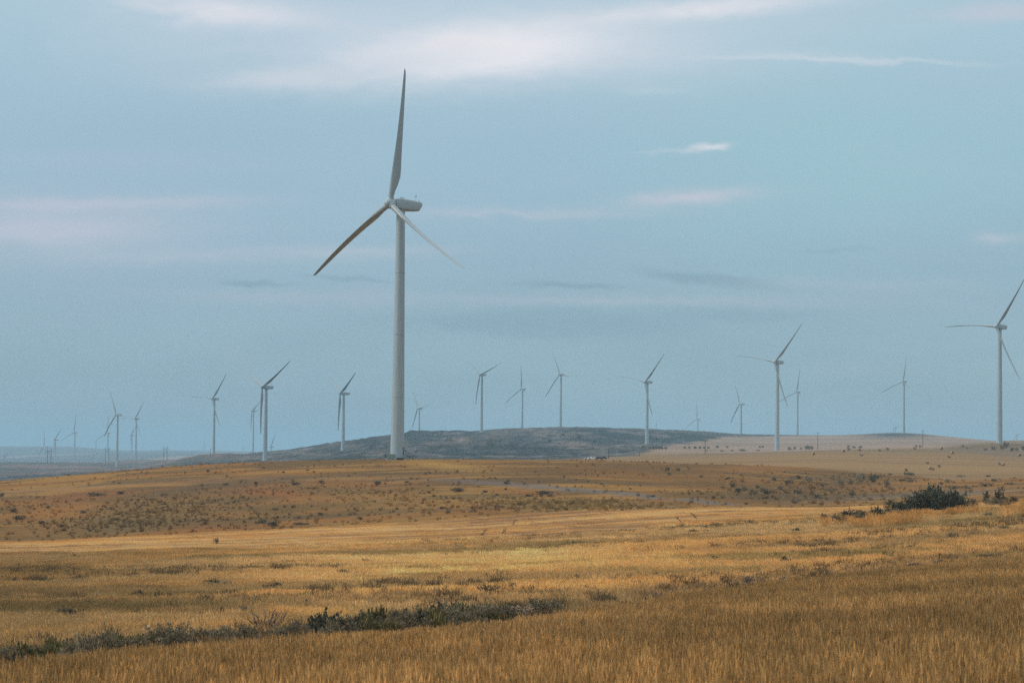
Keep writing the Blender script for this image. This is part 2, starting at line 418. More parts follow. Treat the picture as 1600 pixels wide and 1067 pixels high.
GOLD, GOLD2, GOLDD = lin(168, 136, 90), lin(161, 127, 80), lin(133, 108, 73)
FORE, FORE2 = lin(156, 124, 80), lin(140, 110, 70)
ORANGE, BROWN, TRACK = lin(150, 107, 65), lin(120, 94, 64), lin(104, 97, 92)
PALE, SCRUB = lin(166, 140, 100), lin(84, 74, 58)
STUB, PINK = np.array([.235, .145, .066]), np.array([.29, .20, .14])
SAGEG, SAGEL = np.array([.024, .031, .032]), np.array([.072, .070, .072])

def lerp(a, b, t):
    return a + (b - a) * t[..., None]

def patch(px, row, cpx, crow, w, h, tilt=0.0):
    dx, dy = px - cpx, row - crow
    c, s = math.cos(tilt), math.sin(tilt)
    u, v = (dx * c + dy * s) / w, (-dx * s + dy * c) / h
    return np.exp(-(u * u + v * v))

def paint(x, y, z=None):
    """colour of what covers the land at (x, y): kinds of grass, scrub, stubble, gravel, soil"""
    x = np.asarray(x, float); y = np.asarray(y, float)
    px = 800 + F * x / np.maximum(y, 40)
    if z is None: z = zat(x, y)
    row = 700 + ROLL * (px - 800) - F * z / np.maximum(y, 40)      # only used to find the photo's patches on the slopes
    n1 = fbm(x / 30, y / 30, 4, 41); n2 = fbm(x / 7, y / 7, 3, 47); n3 = fbm(x / 60 + 9, y / 14, 4, 53); n4 = fbm(x / 2.2, y / 2.2, 2, 59)
    g, s0, ft = yl(L_GUL, px), yl(L_STRIP0, px), yl(L_FOOT, px)
    # front stand of tall grass
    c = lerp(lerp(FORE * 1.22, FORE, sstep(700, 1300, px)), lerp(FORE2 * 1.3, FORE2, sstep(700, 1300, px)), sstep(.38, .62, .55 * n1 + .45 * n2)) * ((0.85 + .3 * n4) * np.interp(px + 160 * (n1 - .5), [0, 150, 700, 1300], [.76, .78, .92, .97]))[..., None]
    c = lerp(c, lin(120, 92, 62) * np.ones_like(c), .15 * sstep(.55, .7, n3))
    # golden slope behind the gully
    gs = lerp(GOLD * np.ones_like(c), GOLD2, sstep(.35, .65, n1))
    gs = lerp(gs, GOLDD * np.ones_like(c), .75 * sstep(.5, .62, n3))
    gs = lerp(gs, lin(120, 100, 62) * np.ones_like(c), .7 * sstep(.56, .7, fbm(x / 22 + 40, y / 9, 4, 61)))
    gs = lerp(gs, PALE * np.ones_like(c), .5 * sstep(.58, .72, fbm(x / 25 - 20, y / 12, 4, 67)))
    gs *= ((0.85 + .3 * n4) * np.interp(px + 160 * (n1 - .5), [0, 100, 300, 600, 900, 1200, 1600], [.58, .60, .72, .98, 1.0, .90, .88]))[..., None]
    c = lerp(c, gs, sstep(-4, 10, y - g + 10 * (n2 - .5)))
    # dark weeds in the gully
    gd = np.exp(-((y - g - 7) / (6 + 5 * n1)) ** 2) * sstep(.3, .55, n2 * .5 + n1 * .5 + .12)
    c = lerp(c, lin(92, 74, 54) * np.ones_like(c), .75 * gd * (1 - .6 * sstep(820, 980, px)))
    # smooth pale mown strip below the hill
    st = lerp(lin(178, 140, 90) * np.ones_like(c), lin(162, 122, 72), sstep(.4, .6, n3))
    st = lerp(st, lin(120, 92, 66) * np.ones_like(c), .8 * sstep(.57, .64, fbm(x / 38 + 3, y / 4.5, 3, 71)))
    ms = sstep(-6, 8, y - s0 + 14 * (n1 - .5))
    c = lerp(c, st, ms)
    # the hill under the tall turbine
    hl = lerp(BROWN * np.ones_like(c), ORANGE, sstep(.42, .6, n1))
    hl = lerp(hl, lin(168, 128, 76) * np.ones_like(c), .8 * sstep(.54, .66, n3))
    hl = lerp(hl, lin(100, 82, 66) * np.ones_like(c), .7 * sstep(.54, .68, fbm(x / 34 + 70, y / 18, 4, 73)))
    for a, b, w, h, t, col, k in (
            (245, 802, 150, 22, -.12, (122, 104, 78), .75), (80, 800, 60, 14, 0, (168, 118, 66), .7), (340, 828, 70, 9, 0, (150, 98, 60), .6),
            (140, 775, 70, 8, -.1, (156, 100, 62), .6), (440, 770, 60, 7, .05, (156, 96, 58), .7), (560, 758, 70, 6, .05, (150, 98, 60), .6),
            (900, 790, 170, 11, .05, (150, 130, 92), .75), (590, 780, 110, 22, .1, (146, 116, 78), .6), (700, 728, 70, 6, .1, (186, 148, 86), .8),
            (920, 735, 160, 10, .0, (128, 92, 54), .7), (1250, 765, 130, 20, -.05, (104, 84, 62), .7), (1080, 745, 120, 14, .1, (122, 92, 60), .6),
            (1240, 780, 90, 10, 0, (92, 78, 64), .6), (760, 800, 60, 8, 0, (140, 96, 60), .6), (1430, 760, 70, 8, 0, (158, 116, 76), .6),
            (60, 830, 90, 8, -.05, (160, 116, 68), .5), (830, 770, 60, 5, .1, (150, 98, 58), .6)):
        hl = lerp(hl, lin(*col) * np.ones_like(c), k * patch(px, row, a, b, w, h, t) * (.6 + .8 * n2).clip(0, 1))
    hl = hl * np.array([.735, .69, .50])
    t0, t1 = yl(L_TRK0, px), yl(L_TRK1, px)
    tk = sstep(-8, 6, y - t0 + 16 * (n2 - .5)) * (1 - sstep(-6, 8, y - t1 + 16 * (n2 - .5))) * (1 - sstep(1130, 1180, px)) * (.55 + .9 * n1).clip(0, 1)
    hl = lerp(hl, TRACK * np.ones_like(c), .9 * tk * (.15 + .85 * sstep(600, 880, px)) * (.55 + .9 * fbm(x / 5, y / 9, 3, 57)).clip(0, 1))
    # grey weedy band on the right of the foot
    tr2 = patch(px, row, 1470, 772, 150, 5, -.05)
    hl = lerp(hl, lin(104, 95, 86) * np.ones_like(c), .7 * tr2)
    # clumps
    hl = hl * (0.86 + .28 * fbm(x / 1.6, y / 3.0, 2, 79))[..., None]
    c = lerp(c, hl, sstep(-5, 6, y - ft + 10 * (n2 - .5)))
    # stubble field
    ye = np.interp(px, *L_EDGE)
    rowsn = .5 + .5 * np.sin((y * .9 + x * .25 + 8 * n1) / 3.4)
    sf = lerp(STUB * np.ones_like(c), STUB * np.array([.86, .84, .82]), sstep(.35, .65, n3) * .7 + .3 * rowsn)
    sf = lerp(sf, STUB * np.array([1.12, 1.1, 1.05]) * np.ones_like(c), sstep(.5, .7, fbm(x / 160, y / 50, 3, 83)))
    c = lerp(c, sf, sstep(-14, 14, y - ye + 40 * (n1 - .5)) * sstep(880, 960, px))
    # weedy edge of the field and the darker land round the right turbine
    fe = np.interp(px, [1000, 1200, 1300, 1400, 1600], [1640, 1720, 1700, 1500, 1330])
    ed = np.exp(-((y - fe - 60) / 90) ** 2) * sstep(1000, 1100, px)
    c = lerp(c, np.array([.13, .105, .07]) * np.ones_like(c), .8 * ed * (.4 + n1).clip(0, 1))
    rt = sstep(1440, 1520, px) * sstep(-60, 80, y - fe) * (1 - sstep(2600, 3000, y))
    c = lerp(c, np.array([.17, .12, .075]) * (0.7 + .6 * n1)[..., None], .85 * rt)
    # pale far field
    far = sstep(1750, 2000, y + 300 * (n3 - .5)) * (1 - rt * .9)
    pf = lerp(PINK * np.ones_like(c), PINK * np.array([.82, .8, .8]), sstep(.45, .6, fbm(x / 700, y / 60, 3, 89)))
    c = lerp(c, pf, far * sstep(1000, 1040, px))
    # dark sagebrush hill, its edge runs up to the right
    hedge = np.interp(y, [1900, 2300, 2700, 3100, 3500, 3900], [1000, 1030, 1060, 1100, 1150, 1240])
    m = sstep(1500, 1800, y) * (1 - sstep(-12, 12, px - hedge + 30 * (n1 - .5)))
    q = .55 * fbm(x / 90 + y / 500, y / 220, 5, 97) + .45 * fbm(x / 11, y / 45, 3, 98)
    sg = lerp(SAGEG * np.ones_like(c), SAGEL, sstep(.46, .68, q))
    sg = lerp(sg, np.array([.02, .026, .022]) * np.ones_like(c), .8 * sstep(.5, .62, .6 * fbm(x / 45 + 9 - y / 300, y / 140, 4, 101) + .4 * fbm(x / 8, y / 34, 2, 102)))
    sg = lerp(sg, np.array([.15, .125, .115]) * np.ones_like(c), .75 * sstep(.56, .66, .65 * fbm(x / 60 - 33 + y / 160, y / 130, 4, 103) + .35 * fbm(x / 9, y / 40, 2, 104)))
    sg = lerp(sg, np.array([.085, .075, .06]) * np.ones_like(c), .7 * sstep(3250, 3500, y))
    for a, b, w, h, t, k in ((740, 684, 70, 4, -.1, .8), (720, 690, 60, 3, -.1, .6), (870, 688, 60, 9, .35, .7), (905, 694, 60, 6, .3, .6), (640, 698, 50, 5, .3, .5), (1000, 698, 60, 5, 0, .8), (905, 678, 90, 4, .1, .5), (560, 700, 60, 7, .2, .45), (470, 708, 60, 4, 0, .7), (400, 716, 60, 4, 0, .7), (960, 712, 60, 4, 0, .5)):
        sg = lerp(sg, np.array([.20, .155, .125]) * np.ones_like(c), k * patch(px, row, a, b, w, h, t) * sstep(.35, .6, .5 * fbm(x / 18, y / 70, 3, 111) + .5 * n3))
    for a, b, w, h, t, k in ((820, 700, 70, 8, .2, .7), (740, 702, 50, 8, 0, .6), (960, 684, 60, 10, .3, .6), (600, 690, 40, 8, 0, .5), (530, 706, 50, 6, 0, .6)):
        sg = lerp(sg, np.array([.014, .022, .022]) * np.ones_like(c), k * patch(px, row, a, b, w, h, t) * sstep(.35, .6, fbm(x / 22, y / 80, 3, 113)))
    sg = sg * (.55 + .9 * vnoise(x / 3.2, y / 22, 105))[..., None]
    c = lerp(c, sg, m)
    kn = patch(px, row, 1400, 679, 60, 5)
    c = lerp(c, SAGEG * np.ones_like(c), (.95 * kn).clip(0, 1) * sstep(3000, 3300, y))
    cr = sstep(3700, 3900, y) * sstep(1150, 1250, px)
    c = lerp(c, SAGEG * 1.5 * np.ones_like(c), .6 * cr)
    # valley far to the left
    lf = sstep(2400, 2900, y + 500 * (n3 - .5)) * (1 - sstep(330, 420, px)) 
    c = lerp(c, lerp(np.array([.16, .105, .085]) * np.ones_like(c), np.array([.08, .075, .065]), sstep(.42, .58, fbm(x / 160, y / 240, 4, 107))) * (.75 + .5 * vnoise(x / 14, y / 60, 108))[..., None], lf)
    vf = sstep(4700, 5600, y)
    vv = lerp(np.array([.10, .085, .075]) * np.ones_like(c), np.array([.26, .2, .16]), sstep(.5, .6, fbm(x / 500, y / 1500, 4, 109)))
    return np.clip(lerp(c, vv, vf), .005, .8)

# ------------------------------------------------------------------ the land: one height field, split where its cover changes
pxg = np.concatenate([np.linspace(-9000, -700, 40)[:-1], np.linspace(-700, -60, 60)[:-1], np.linspace(-60, 1660, 620), np.linspace(1660, 2300, 60)[1:], np.linspace(2300, 10600, 40)[1:]])
yg = np.concatenate([np.linspace(-60, 40, 12)[:-1], np.exp(np.linspace(math.log(40), math.log(820), 560))[:-1], np.exp(np.linspace(math.log(820), math.log(4800), 330))[:-1], np.exp(np.linspace(math.log(4800), math.log(23500), 70))])
PXG, YG = np.meshgrid(pxg, yg)
XG = (PXG - 800) / F * np.maximum(YG, 60)
ZG = zat(XG, YG)
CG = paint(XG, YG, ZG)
def land(name, r0, r1, label):
    X, Y, Z, Cc = (a[r0:r1 + 1] for a in (XG, YG, ZG, CG))
    nr, nc = X.shape
    v = np.stack([X.ravel(), Y.ravel(), Z.ravel()], 1)
    i = (np.arange(nr - 1)[:, None] * nc + np.arange(nc - 1)[None, :]).ravel()
    me = mesh_np(name, v, np.stack([i, i + 1, i + nc + 1, i + nc], 1))
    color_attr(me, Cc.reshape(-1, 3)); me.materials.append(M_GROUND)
    return tag(put(name, me), kind='structure', label=label)
iA = int(np.searchsorted(yg, 760)); iB = int(np.searchsorted(yg, 1750))
land('ground', 0, iA, 'dry grassy slopes rolling up to the tall turbine')
land('field', iA, iB, 'harvested tan stubble field beyond the brown hill')
land('hills', iB, len(yg) - 1, 'hazy grey hills and far pale fields')

# ------------------------------------------------------------------ instanced ground cover
LIB = bpy.data.collections.new('cover_library')
def lib_group(name, meshes):
    c = bpy.data.collections.new(name)
    for k, me in enumerate(meshes):
        o = bpy.data.objects.new('%s_%02d' % (name, k), me); c.objects.link(o)
    return c

def strips(base, tip, width, wtip, mid_off, facing, val, three=True):
    """bent two-segment blades as arrays -> verts, quads, tris, values"""
    n = len(base)
    side = np.stack([np.cos(facing), np.sin(facing), np.zeros(n)], 1)
    mid = (base + tip) / 2 + mid_off
    V = np.stack([base - side * width[:, None], base + side * width[:, None], mid - side * width[:, None] * .8, mid + side * width[:, None] * .8,
                  tip - side * wtip[:, None], tip + side * wtip[:, None]], 1).reshape(-1, 3)
    i = np.arange(n)[:, None] * 6
    Q = np.concatenate([i + np.array([[0, 1, 3, 2]]), i + np.array([[2, 3, 5, 4]])])
    return V, Q, np.repeat(val, 6, 0)

def grass_patch(name, size, n, hmin, hmax, w, seed, heads=True, lean=.18, clump=0.0, leaf=.5, cvar=.35):
    r = np.random.default_rng(seed)
    if clump:
        nc = max(3, int(n / 9)); cc = (r.random((nc, 2)) - .5) * size; ci = r.integers(0, nc, n)
        b = cc[ci] + r.normal(0, clump, (n, 2)); cb = 1 - cvar + 2 * cvar * r.random(nc)
    else:
        b = (r.random((n, 2)) - .5) * size
    base = np.concatenate([b, np.full((n, 1), -.05)], 1)
    h = hmin + (hmax - hmin) * r.beta(2, 2, n)
    az = r.random(n) * 2 * PI; ln = np.abs(r.normal(0, lean, n)) * h
    tip = base + np.stack([np.cos(az) * ln + .06 * h, np.sin(az) * ln, h], 1)
    mo = np.stack([-np.cos(az) * ln * .25, -np.sin(az) * ln * .25, h * .04], 1)
    fac = r.random(n) * PI
    br = .7 + .6 * r.random(n)
    if clump: br = br * cb[ci]
    warm = r.normal(0, .035, n)
    val = np.stack([br * (1 + warm), br, br * (1 - 1.6 * warm)], 1)
    out = [strips(base, tip, np.full(n, w * .6) * (.7 + .6 * r.random(n)), np.full(n, w * .35), mo, fac, val)]
    if heads:
        m = r.random(n) < .75; k = m.sum(); d = tip[m] - (base[m] + tip[m]) / 2; d /= np.linalg.norm(d, axis=1)[:, None]
        hl = .07 + .08 * r.random(k)
        for q in (0, PI / 2):
            out.append(strips(tip[m] - d * hl[:, None] * .2, tip[m] + d * hl[:, None], np.full(k, w * 1.1), np.full(k, w * .25), np.zeros((k, 3)), fac[m] + q, val[m] * np.array([1.12, 1.1, 1.05])))
    if leaf:
        k = int(n * leaf); j = r.integers(0, n, k); h2 = h[j] * (.3 + .45 * r.random(k)); a2 = r.random(k) * 2 * PI; l2 = h2 * (.3 + .6 * r.random(k))
        t2 = base[j] + np.stack([np.cos(a2) * l2, np.sin(a2) * l2, h2], 1)
        out.append(strips(base[j], t2, np.full(k, w * .9), np.full(k, w * .15), np.stack([0 * h2, 0 * h2, h2 * .18], 1), r.random(k) * PI, val[j] * .92))
    V, Q, C, o = [], [], [], 0
    for v, q, c in out:
        V.append(v); Q.append(q + o); C.append(c); o += len(v)
    me = mesh_np(name, np.concatenate(V), np.concatenate(Q), smooth=False)
    color_attr(me, np.concatenate(C), 'vc'); me.materials.append(M_GRASS)
    return me

_ng = {}
def scatter(name, P, rot, scl, idx, tint, coll, label, cat):
    """ground cover nobody could count: points that carry copies of a few tufts"""
    n = len(P)
    me = bpy.data.meshes.new(name); me.vertices.add(n); me.vertices.foreach_set('co', np.ascontiguousarray(P, np.float32).ravel())
    a = me.attributes.new('rot', 'FLOAT_VECTOR', 'POINT'); a.data.foreach_set('vector', np.ascontiguousarray(rot, np.float32).ravel())
    a = me.attributes.new('scl', 'FLOAT_VECTOR', 'POINT'); a.data.foreach_set('vector', np.ascontiguousarray(scl, np.float32).ravel())
    a = me.attributes.new('idx', 'INT', 'POINT'); a.data.foreach_set('value', np.ascontiguousarray(idx, np.int32))
    color_attr(me, tint, 'tint'); me.materials.append(M_GRASS)
    o = put(name, me); tag(o, label, cat, kind='stuff')
    ng = bpy.data.node_groups.new(name + '_nodes', 'GeometryNodeTree')
    ng.interface.new_socket('Geometry', in_out='INPUT', socket_type='NodeSocketGeometry')
    ng.interface.new_socket('Geometry', in_out='OUTPUT', socket_type='NodeSocketGeometry')
    N, Lk = ng.nodes, ng.links
    gi, go = N.new('NodeGroupInput'), N.new('NodeGroupOutput')
    ci = N.new('GeometryNodeCollectionInfo'); ci.inputs['Collection'].default_value = coll
    ci.inputs['Separate Children'].default_value = True; ci.inputs['Reset Children'].default_value = True
    ip = N.new('GeometryNodeInstanceOnPoints'); ip.inputs['Pick Instance'].default_value = True
    def na(nm, t):
        q = N.new('GeometryNodeInputNamedAttribute'); q.data_type = t; q.inputs['Name'].default_value = nm
        return [s for s in q.outputs if s.enabled and s.name == 'Attribute'][0]
    Lk.new(gi.outputs[0], ip.inputs['Points']); Lk.new(ci.outputs[0], ip.inputs['Instance'])
    Lk.new(na('idx', 'INT'), ip.inputs['Instance Index'])
    er = N.new('FunctionNodeEulerToRotation'); Lk.new(na('rot', 'FLOAT_VECTOR'), er.inputs[0]); Lk.new(er.outputs[0], ip.inputs['Rotation'])
    Lk.new(na('scl', 'FLOAT_VECTOR'), ip.inputs['Scale'])
    Lk.new(ip.outputs[0], go.inputs[0])
    md = o.modifiers.new('cover', 'NODES'); md.node_group = ng
    return o

def slope_rot(x, y, yaw):
    e = 1.0
    gx = (z_smooth(x + e, y) - z_smooth(x - e, y)) / (2 * e); gy = (z_smooth(x, y + e) - z_smooth(x, y - e)) / (2 * e)
    return np.stack([np.arctan(gy), -np.arctan(gx), yaw], 1)

def wedge(n, y0, y1, half=.232, extra=14, seed=0):
    """random spots over the wedge of land in view, evenly spread on the ground"""
    r = np.random.default_rng(seed)
    y = np.sqrt(y0 ** 2 + (y1 ** 2 - y0 ** 2) * r.random(n))
    x = (r.random(n) * 2 - 1) * (half * y + extra)
    return x, y, r

tall = lib_group('tall_grass', [grass_patch('tall_grass', 1.3, 190, .45, .9, .0085, 100 + k, clump=.045) for k in range(8)])
mid = lib_group('short_grass', [grass_patch('short_grass', 2.2, 260, .18, .42, .011, 200 + k, lean=.45, clump=.12, cvar=.12) for k in range(6)])
tuft = lib_group('tuft_grass', [grass_patch('tuft_grass', .5, 46, .18, .42, .016, 300 + k, heads=False, lean=.5, clump=.0, leaf=.6) for k in range(6)])
low = lib_group('mown_grass', [grass_patch('mown_grass', 3.0, 200, .06, .16, .014, 400 + k, heads=False, lean=.4) for k in range(4)])

# front stand
x, y, r = wedge(21000, 32, 200, seed=1)
px = 800 + F * x / y; g = yl(L_GUL, px)
k = (y < g - 5 + 8 * (fbm(x / 8, y / 8, 3, 5) - .5)) ; x, y = x[k], y[k]
c = paint(x, y); n = len(x); rr = np.random.default_rng(2)
c = np.clip(c * (0.78 + .44 * rr.random(n))[:, None] * np.array([1.58, 1.68, 1.78]), 0, .8)
s = (.8 + .4 * fbm(x / 10, y / 10, 3, 6) + .1 * rr.random(n)) * (1 - .42 * sstep(-20, -2, y - g[k]))
scatter('tall_grass', np.stack([x, y, zat(x, y)], 1), slope_rot(x, y, rr.random(n) * 6.28), np.stack([np.ones(n) * 1.1, np.ones(n) * 1.1, s], 1), rr.integers(0, 8, n), c,
        tall, 'tall dry golden grass covering the nearest slope', 'grass')
hx, hy = [], []
for a in np.arange(1275, 1640, 2.2):
    for d in (0, 4, 8):
        q = ground_at(a, np.interp(a, [1275, 1400, 1500, 1640], [822, 812, 804, 796]) + d); hx.append(q[0]); hy.append(q[1])
hx, hy = np.array(hx), np.array(hy); n = len(hx); rr = np.random.default_rng(12)
hx = hx + rr.normal(0, .5, n); hy = hy + rr.normal(0, 1.5, n)
keep = rr.random(n) < .75 * np.clip(fbm(hx / 4, hy / 4, 2, 13) * 2.2 - .6, 0, 1) * sstep(1275, 1360, 800 + F * hx / hy)
hx, hy = hx[keep], hy[keep]; n = len(hx)
c = np.clip(lin(160, 126, 78) * (1.3 + .8 * rr.random((n, 1))), 0, .8)
scatter('rank_grass', np.stack([hx, hy, zat(hx, hy)], 1), slope_rot(hx, hy, rr.random(n) * 6.28), np.stack([np.ones(n), np.ones(n), .6 + .7 * rr.random(n)], 1), rr.integers(0, 8, n), c,
        tall, 'rank dry grass in front of the big dark bush', 'grass')
# golden slope
x, y, r = wedge(20500, 70, 420, seed=3)
px = 800 + F * x / y; g, s0, ft = yl(L_GUL, px), yl(L_STRIP0, px), yl(L_FOOT, px)
nn = fbm(x / 20, y / 20, 3, 15)
k = (y > g - 4) & (y < s0 + 14 * (nn - .5)); x, y = x[k], y[k]
c = paint(x, y); n = len(x); rr = np.random.default_rng(4)
c = np.clip(c * (0.88 + .24 * rr.random(n))[:, None] * np.array([2.3, 2.48, 2.75]), 0, .8)
s = .55 + .9 * fbm(x / 12, y / 12, 3, 16)
scatter('short_grass', np.stack([x, y, zat(x, y)], 1), slope_rot(x, y, rr.random(n) * 6.28), np.stack([np.ones(n), np.ones(n), s], 1), rr.integers(0, 6, n), c,
        mid, 'golden dry grass beyond the bushy gully', 'grass')
# mown strip
x, y, r = wedge(9000, 180, 470, seed=5)
px = 800 + F * x / y; s0, ft = yl(L_STRIP0, px), yl(L_FOOT, px)
k = (y > s0 - 4) & (y < ft); x, y = x[k], y[k]
c = np.clip(paint(x, y) * np.array([2.0, 1.95, 1.85]), 0, .8); n = len(x); rr = np.random.default_rng(6); c = c * (0.85 + .3 * rr.random(n))[:, None]
scatter('mown_grass', np.stack([x, y, zat(x, y)], 1), slope_rot(x, y, rr.random(n) * 6.28), np.ones((n, 3)), rr.integers(0, 4, n), c,
        low, 'pale mown grass strip at the foot of the hill', 'grass')
# tufts on the hill
x, y, r = wedge(90000, 300, 790, seed=7)
px = 800 + F * x / y; ft = yl(L_FOOT, px)
zz = zat(x, y); row = 700 + ROLL * (px - 800) - F * zz / y
n1 = fbm(x / 9, y / 9, 3, 25)
dens = .012 + .13 * sstep(.54, .66, n1) * sstep(.45, .6, fbm(x / 45, y / 30, 3, 26))
for a, b, w, h, t, kk in ((245, 802, 130, 20, -.12, .8), (900, 790, 165, 10, .05, .95), (590, 780, 110, 22, .1, .3), (60, 800, 60, 20, 0, .22), (1250, 765, 150, 20, 0, .12), (420, 800, 80, 16, 0, .3)):
    dens = np.maximum(dens, kk * patch(px, row, a, b, w, h, t))
t0, t1 = yl(L_TRK0, px), yl(L_TRK1, px)
dens = np.where((y > t0) & (y < t1) & (px < 1140) & (px > 500), .06, dens)
ye = np.interp(px, *L_EDGE)
k = (y > ft - 3) & (r.random(len(x)) < dens) & ((y < ye) | (px < 900)); x, y, zz = x[k], y[k], zz[k]
n = len(x); rr = np.random.default_rng(8)
c = paint(x, y, zz); v = rr.random(n)
c = np.where((v < .34)[:, None], lin(176, 148, 104) * (.8 + .4 * rr.random((n, 1))), np.where((v > .86)[:, None], c * .72, c * 1.3))
s = .6 + .9 * rr.random(n) ** 2
scatter('dry_tufts', np.stack([x, y, zz], 1), slope_rot(x, y, rr.random(n) * 6.28), np.stack([s * .95, s * .95, s * 1.5], 1), rr.integers(0, 6, n), c,
        tuft, 'pale and brown dry tufts speckling the hillside', 'grass')
# coarse weeds in the gully and in loose bands over the slopes
x, y, r = wedge(44000, 60, 300, seed=9)
px = 800 + F * x / y; g, s0 = yl(L_GUL, px), yl(L_STRIP0, px)
w1 = np.exp(-((y - g - 9) / 9) ** 2) * .8 * (1 - .72 * sstep(820, 980, px))
w2 = .30 * sstep(.6, .72, fbm(x / 26 + 50, y / 10, 4, 35)) * (y > g) * (y < s0)
k = r.random(len(x)) < np.maximum(w1, w2); x, y = x[k], y[k]; n = len(x); rr = np.random.default_rng(10)
pal = np.array([lin(104, 82, 62), lin(84, 70, 54), lin(120, 96, 66), lin(96, 88, 62)])
c = pal[rr.integers(0, 4, n)] * (.75 + .5 * rr.random((n, 1)))
s = .8 + .9 * rr.random(n)
scatter('dry_weeds', np.stack([x, y, zat(x, y)], 1), slope_rot(x, y, rr.random(n) * 6.28), np.stack([s, s, s * 1.2], 1), rr.integers(0, 6, n), c,
        tuft, 'brown dry weeds crowding the gully', 'weeds')

# ------------------------------------------------------------------ shrubs
def shrub_mesh(name, n, w, h, leaf, m, seed, upright=.5, lobes=7, hollow=.25, pts=None, sprig=0.0):
    r = np.random.default_rng(seed)
    if pts is None:
        lc = np.stack([(r.random(lobes) - .5) * w * .75, (r.random(lobes) - .5) * w * .6, h * (.3 + .42 * r.random(lobes))], 1)
        lr = w * (.16 + .14 * r.random(lobes))
    else:
        lc, lr = pts
    j = r.choice(len(lc), n, p=lr ** 2 / (lr ** 2).sum())
    d = r.normal(0, 1, (n, 3)); d /= np.linalg.norm(d, axis=1)[:, None]
    rad = lr[j] * (hollow + (1 - hollow) * r.random(n) ** .5) * (1 + .25 * (r.random(n) < .12))
    if sprig:
        ns_ = max(6, int(n * .012)); sd = r.normal(0, 1, (ns_, 3)); sd[:, 2] = np.abs(sd[:, 2]) * 1.3 + .2; sd /= np.linalg.norm(sd, axis=1)[:, None]
        sj = r.integers(0, len(lc), ns_); m_ = r.random(n) < sprig; q_ = r.integers(0, ns_, n)
        j = np.where(m_, sj[q_], j); d = np.where(m_[:, None], sd[q_] + r.normal(0, .07, (n, 3)), d)
        rad = np.where(m_, lr[j] * (.8 + .95 * r.random(n)), rad)
    P = lc[j] + d * rad[:, None] * np.array([1, 1, .95])
    P[:, 2] = np.abs(P[:, 2]) * 1.0 + .02
    a = d + np.array([0, 0, upright]) + r.normal(0, .5, (n, 3)); a /= np.linalg.norm(a, axis=1)[:, None]
    b = np.cross(a, r.normal(0, 1, (n, 3))); b /= np.linalg.norm(b, axis=1)[:, None]
    L_ = leaf * (.6 + .8 * r.random(n)); W_ = L_ * .42
    V = np.stack([P - b * W_[:, None] * .5, P + b * W_[:, None] * .5, P + a * L_[:, None] * .6 + b * W_[:, None] * .6, P + a * L_[:, None], P + a * L_[:, None] * .6 - b * W_[:, None] * .6], 1).reshape(-1, 3)
    i = np.arange(n)[:, None] * 5
    me = mesh_np(name, V, i + np.array([[0, 1, 2, 3, 4]]), smooth=False)
    at = me.attributes.new('v', 'FLOAT', 'POINT'); at.data.foreach_set('value', np.repeat(r.random(n), 5).astype(np.float32))
    me.materials.append(m)
    return me, lc

def stem_mesh(name, lc, rad, m, seed):
    b = MB(); rr = random.Random(seed)
    for p in lc:
        mid_ = (p[0] * .45 + rr.uniform(-.05, .05), p[1] * .45, p[2] * .55)
        b.tube([(p[0] * .1, p[1] * .1, -.08), mid_, tuple(p)], [rad, rad * .7, rad * .3], 5)
    return b.mesh(name, m)

def make_kind(base, n, w, h, leaf, m, count, seed, **kw):
    out = []
    for k in range(count):
        me, lc = shrub_mesh(base + '_foliage', n, w, h, leaf, m, seed + k, **kw)
        out.append((me, stem_mesh(base + '_stems', lc, .025, M_STEM, seed + k)))
    return out
M_SCRUB = leaf_mat('brown_scrub_leaves', (.105, .08, .05), .4, hue=(.15, .12, .08))
KINDS = {
 'scrub': make_kind('scrub_clump', 260, 1.25, .6, .17, M_SCRUB, 5, 650, lobes=9),
 'sage': make_kind('sagebrush', 1900, 1.5, 1.0, .085, M_SAGE, 6, 500, upright=1.1, lobes=9, sprig=.25),
 'small': make_kind('small_shrub', 220, 1.5, .9, .22, M_SAGE, 5, 600, lobes=6),
 'olive': make_kind('olive_weed', 700, 1.5, .9, .14, M_OLIVE, 3, 700, upright=1.4, lobes=8),
 'weed': make_kind('tall_weed', 420, .8, 1.1, .085, M_WEED, 4, 800, upright=1.2, lobes=6),
 'dark': make_kind('dark_bush', 1200, 1.5, 1.05, .10, M_JUNI, 6, 900, upright=.9, lobes=7, sprig=.32),
}
NAMES = {'scrub': ('scrub_clump', 'foliage'), 'sage': ('sagebrush', 'foliage'), 'small': ('small_shrub', 'foliage'), 'olive': ('weed_clump', 'foliage'), 'weed': ('tall_weed', 'foliage'), 'dark': ('dark_bush', 'foliage')}
PROTO = {}
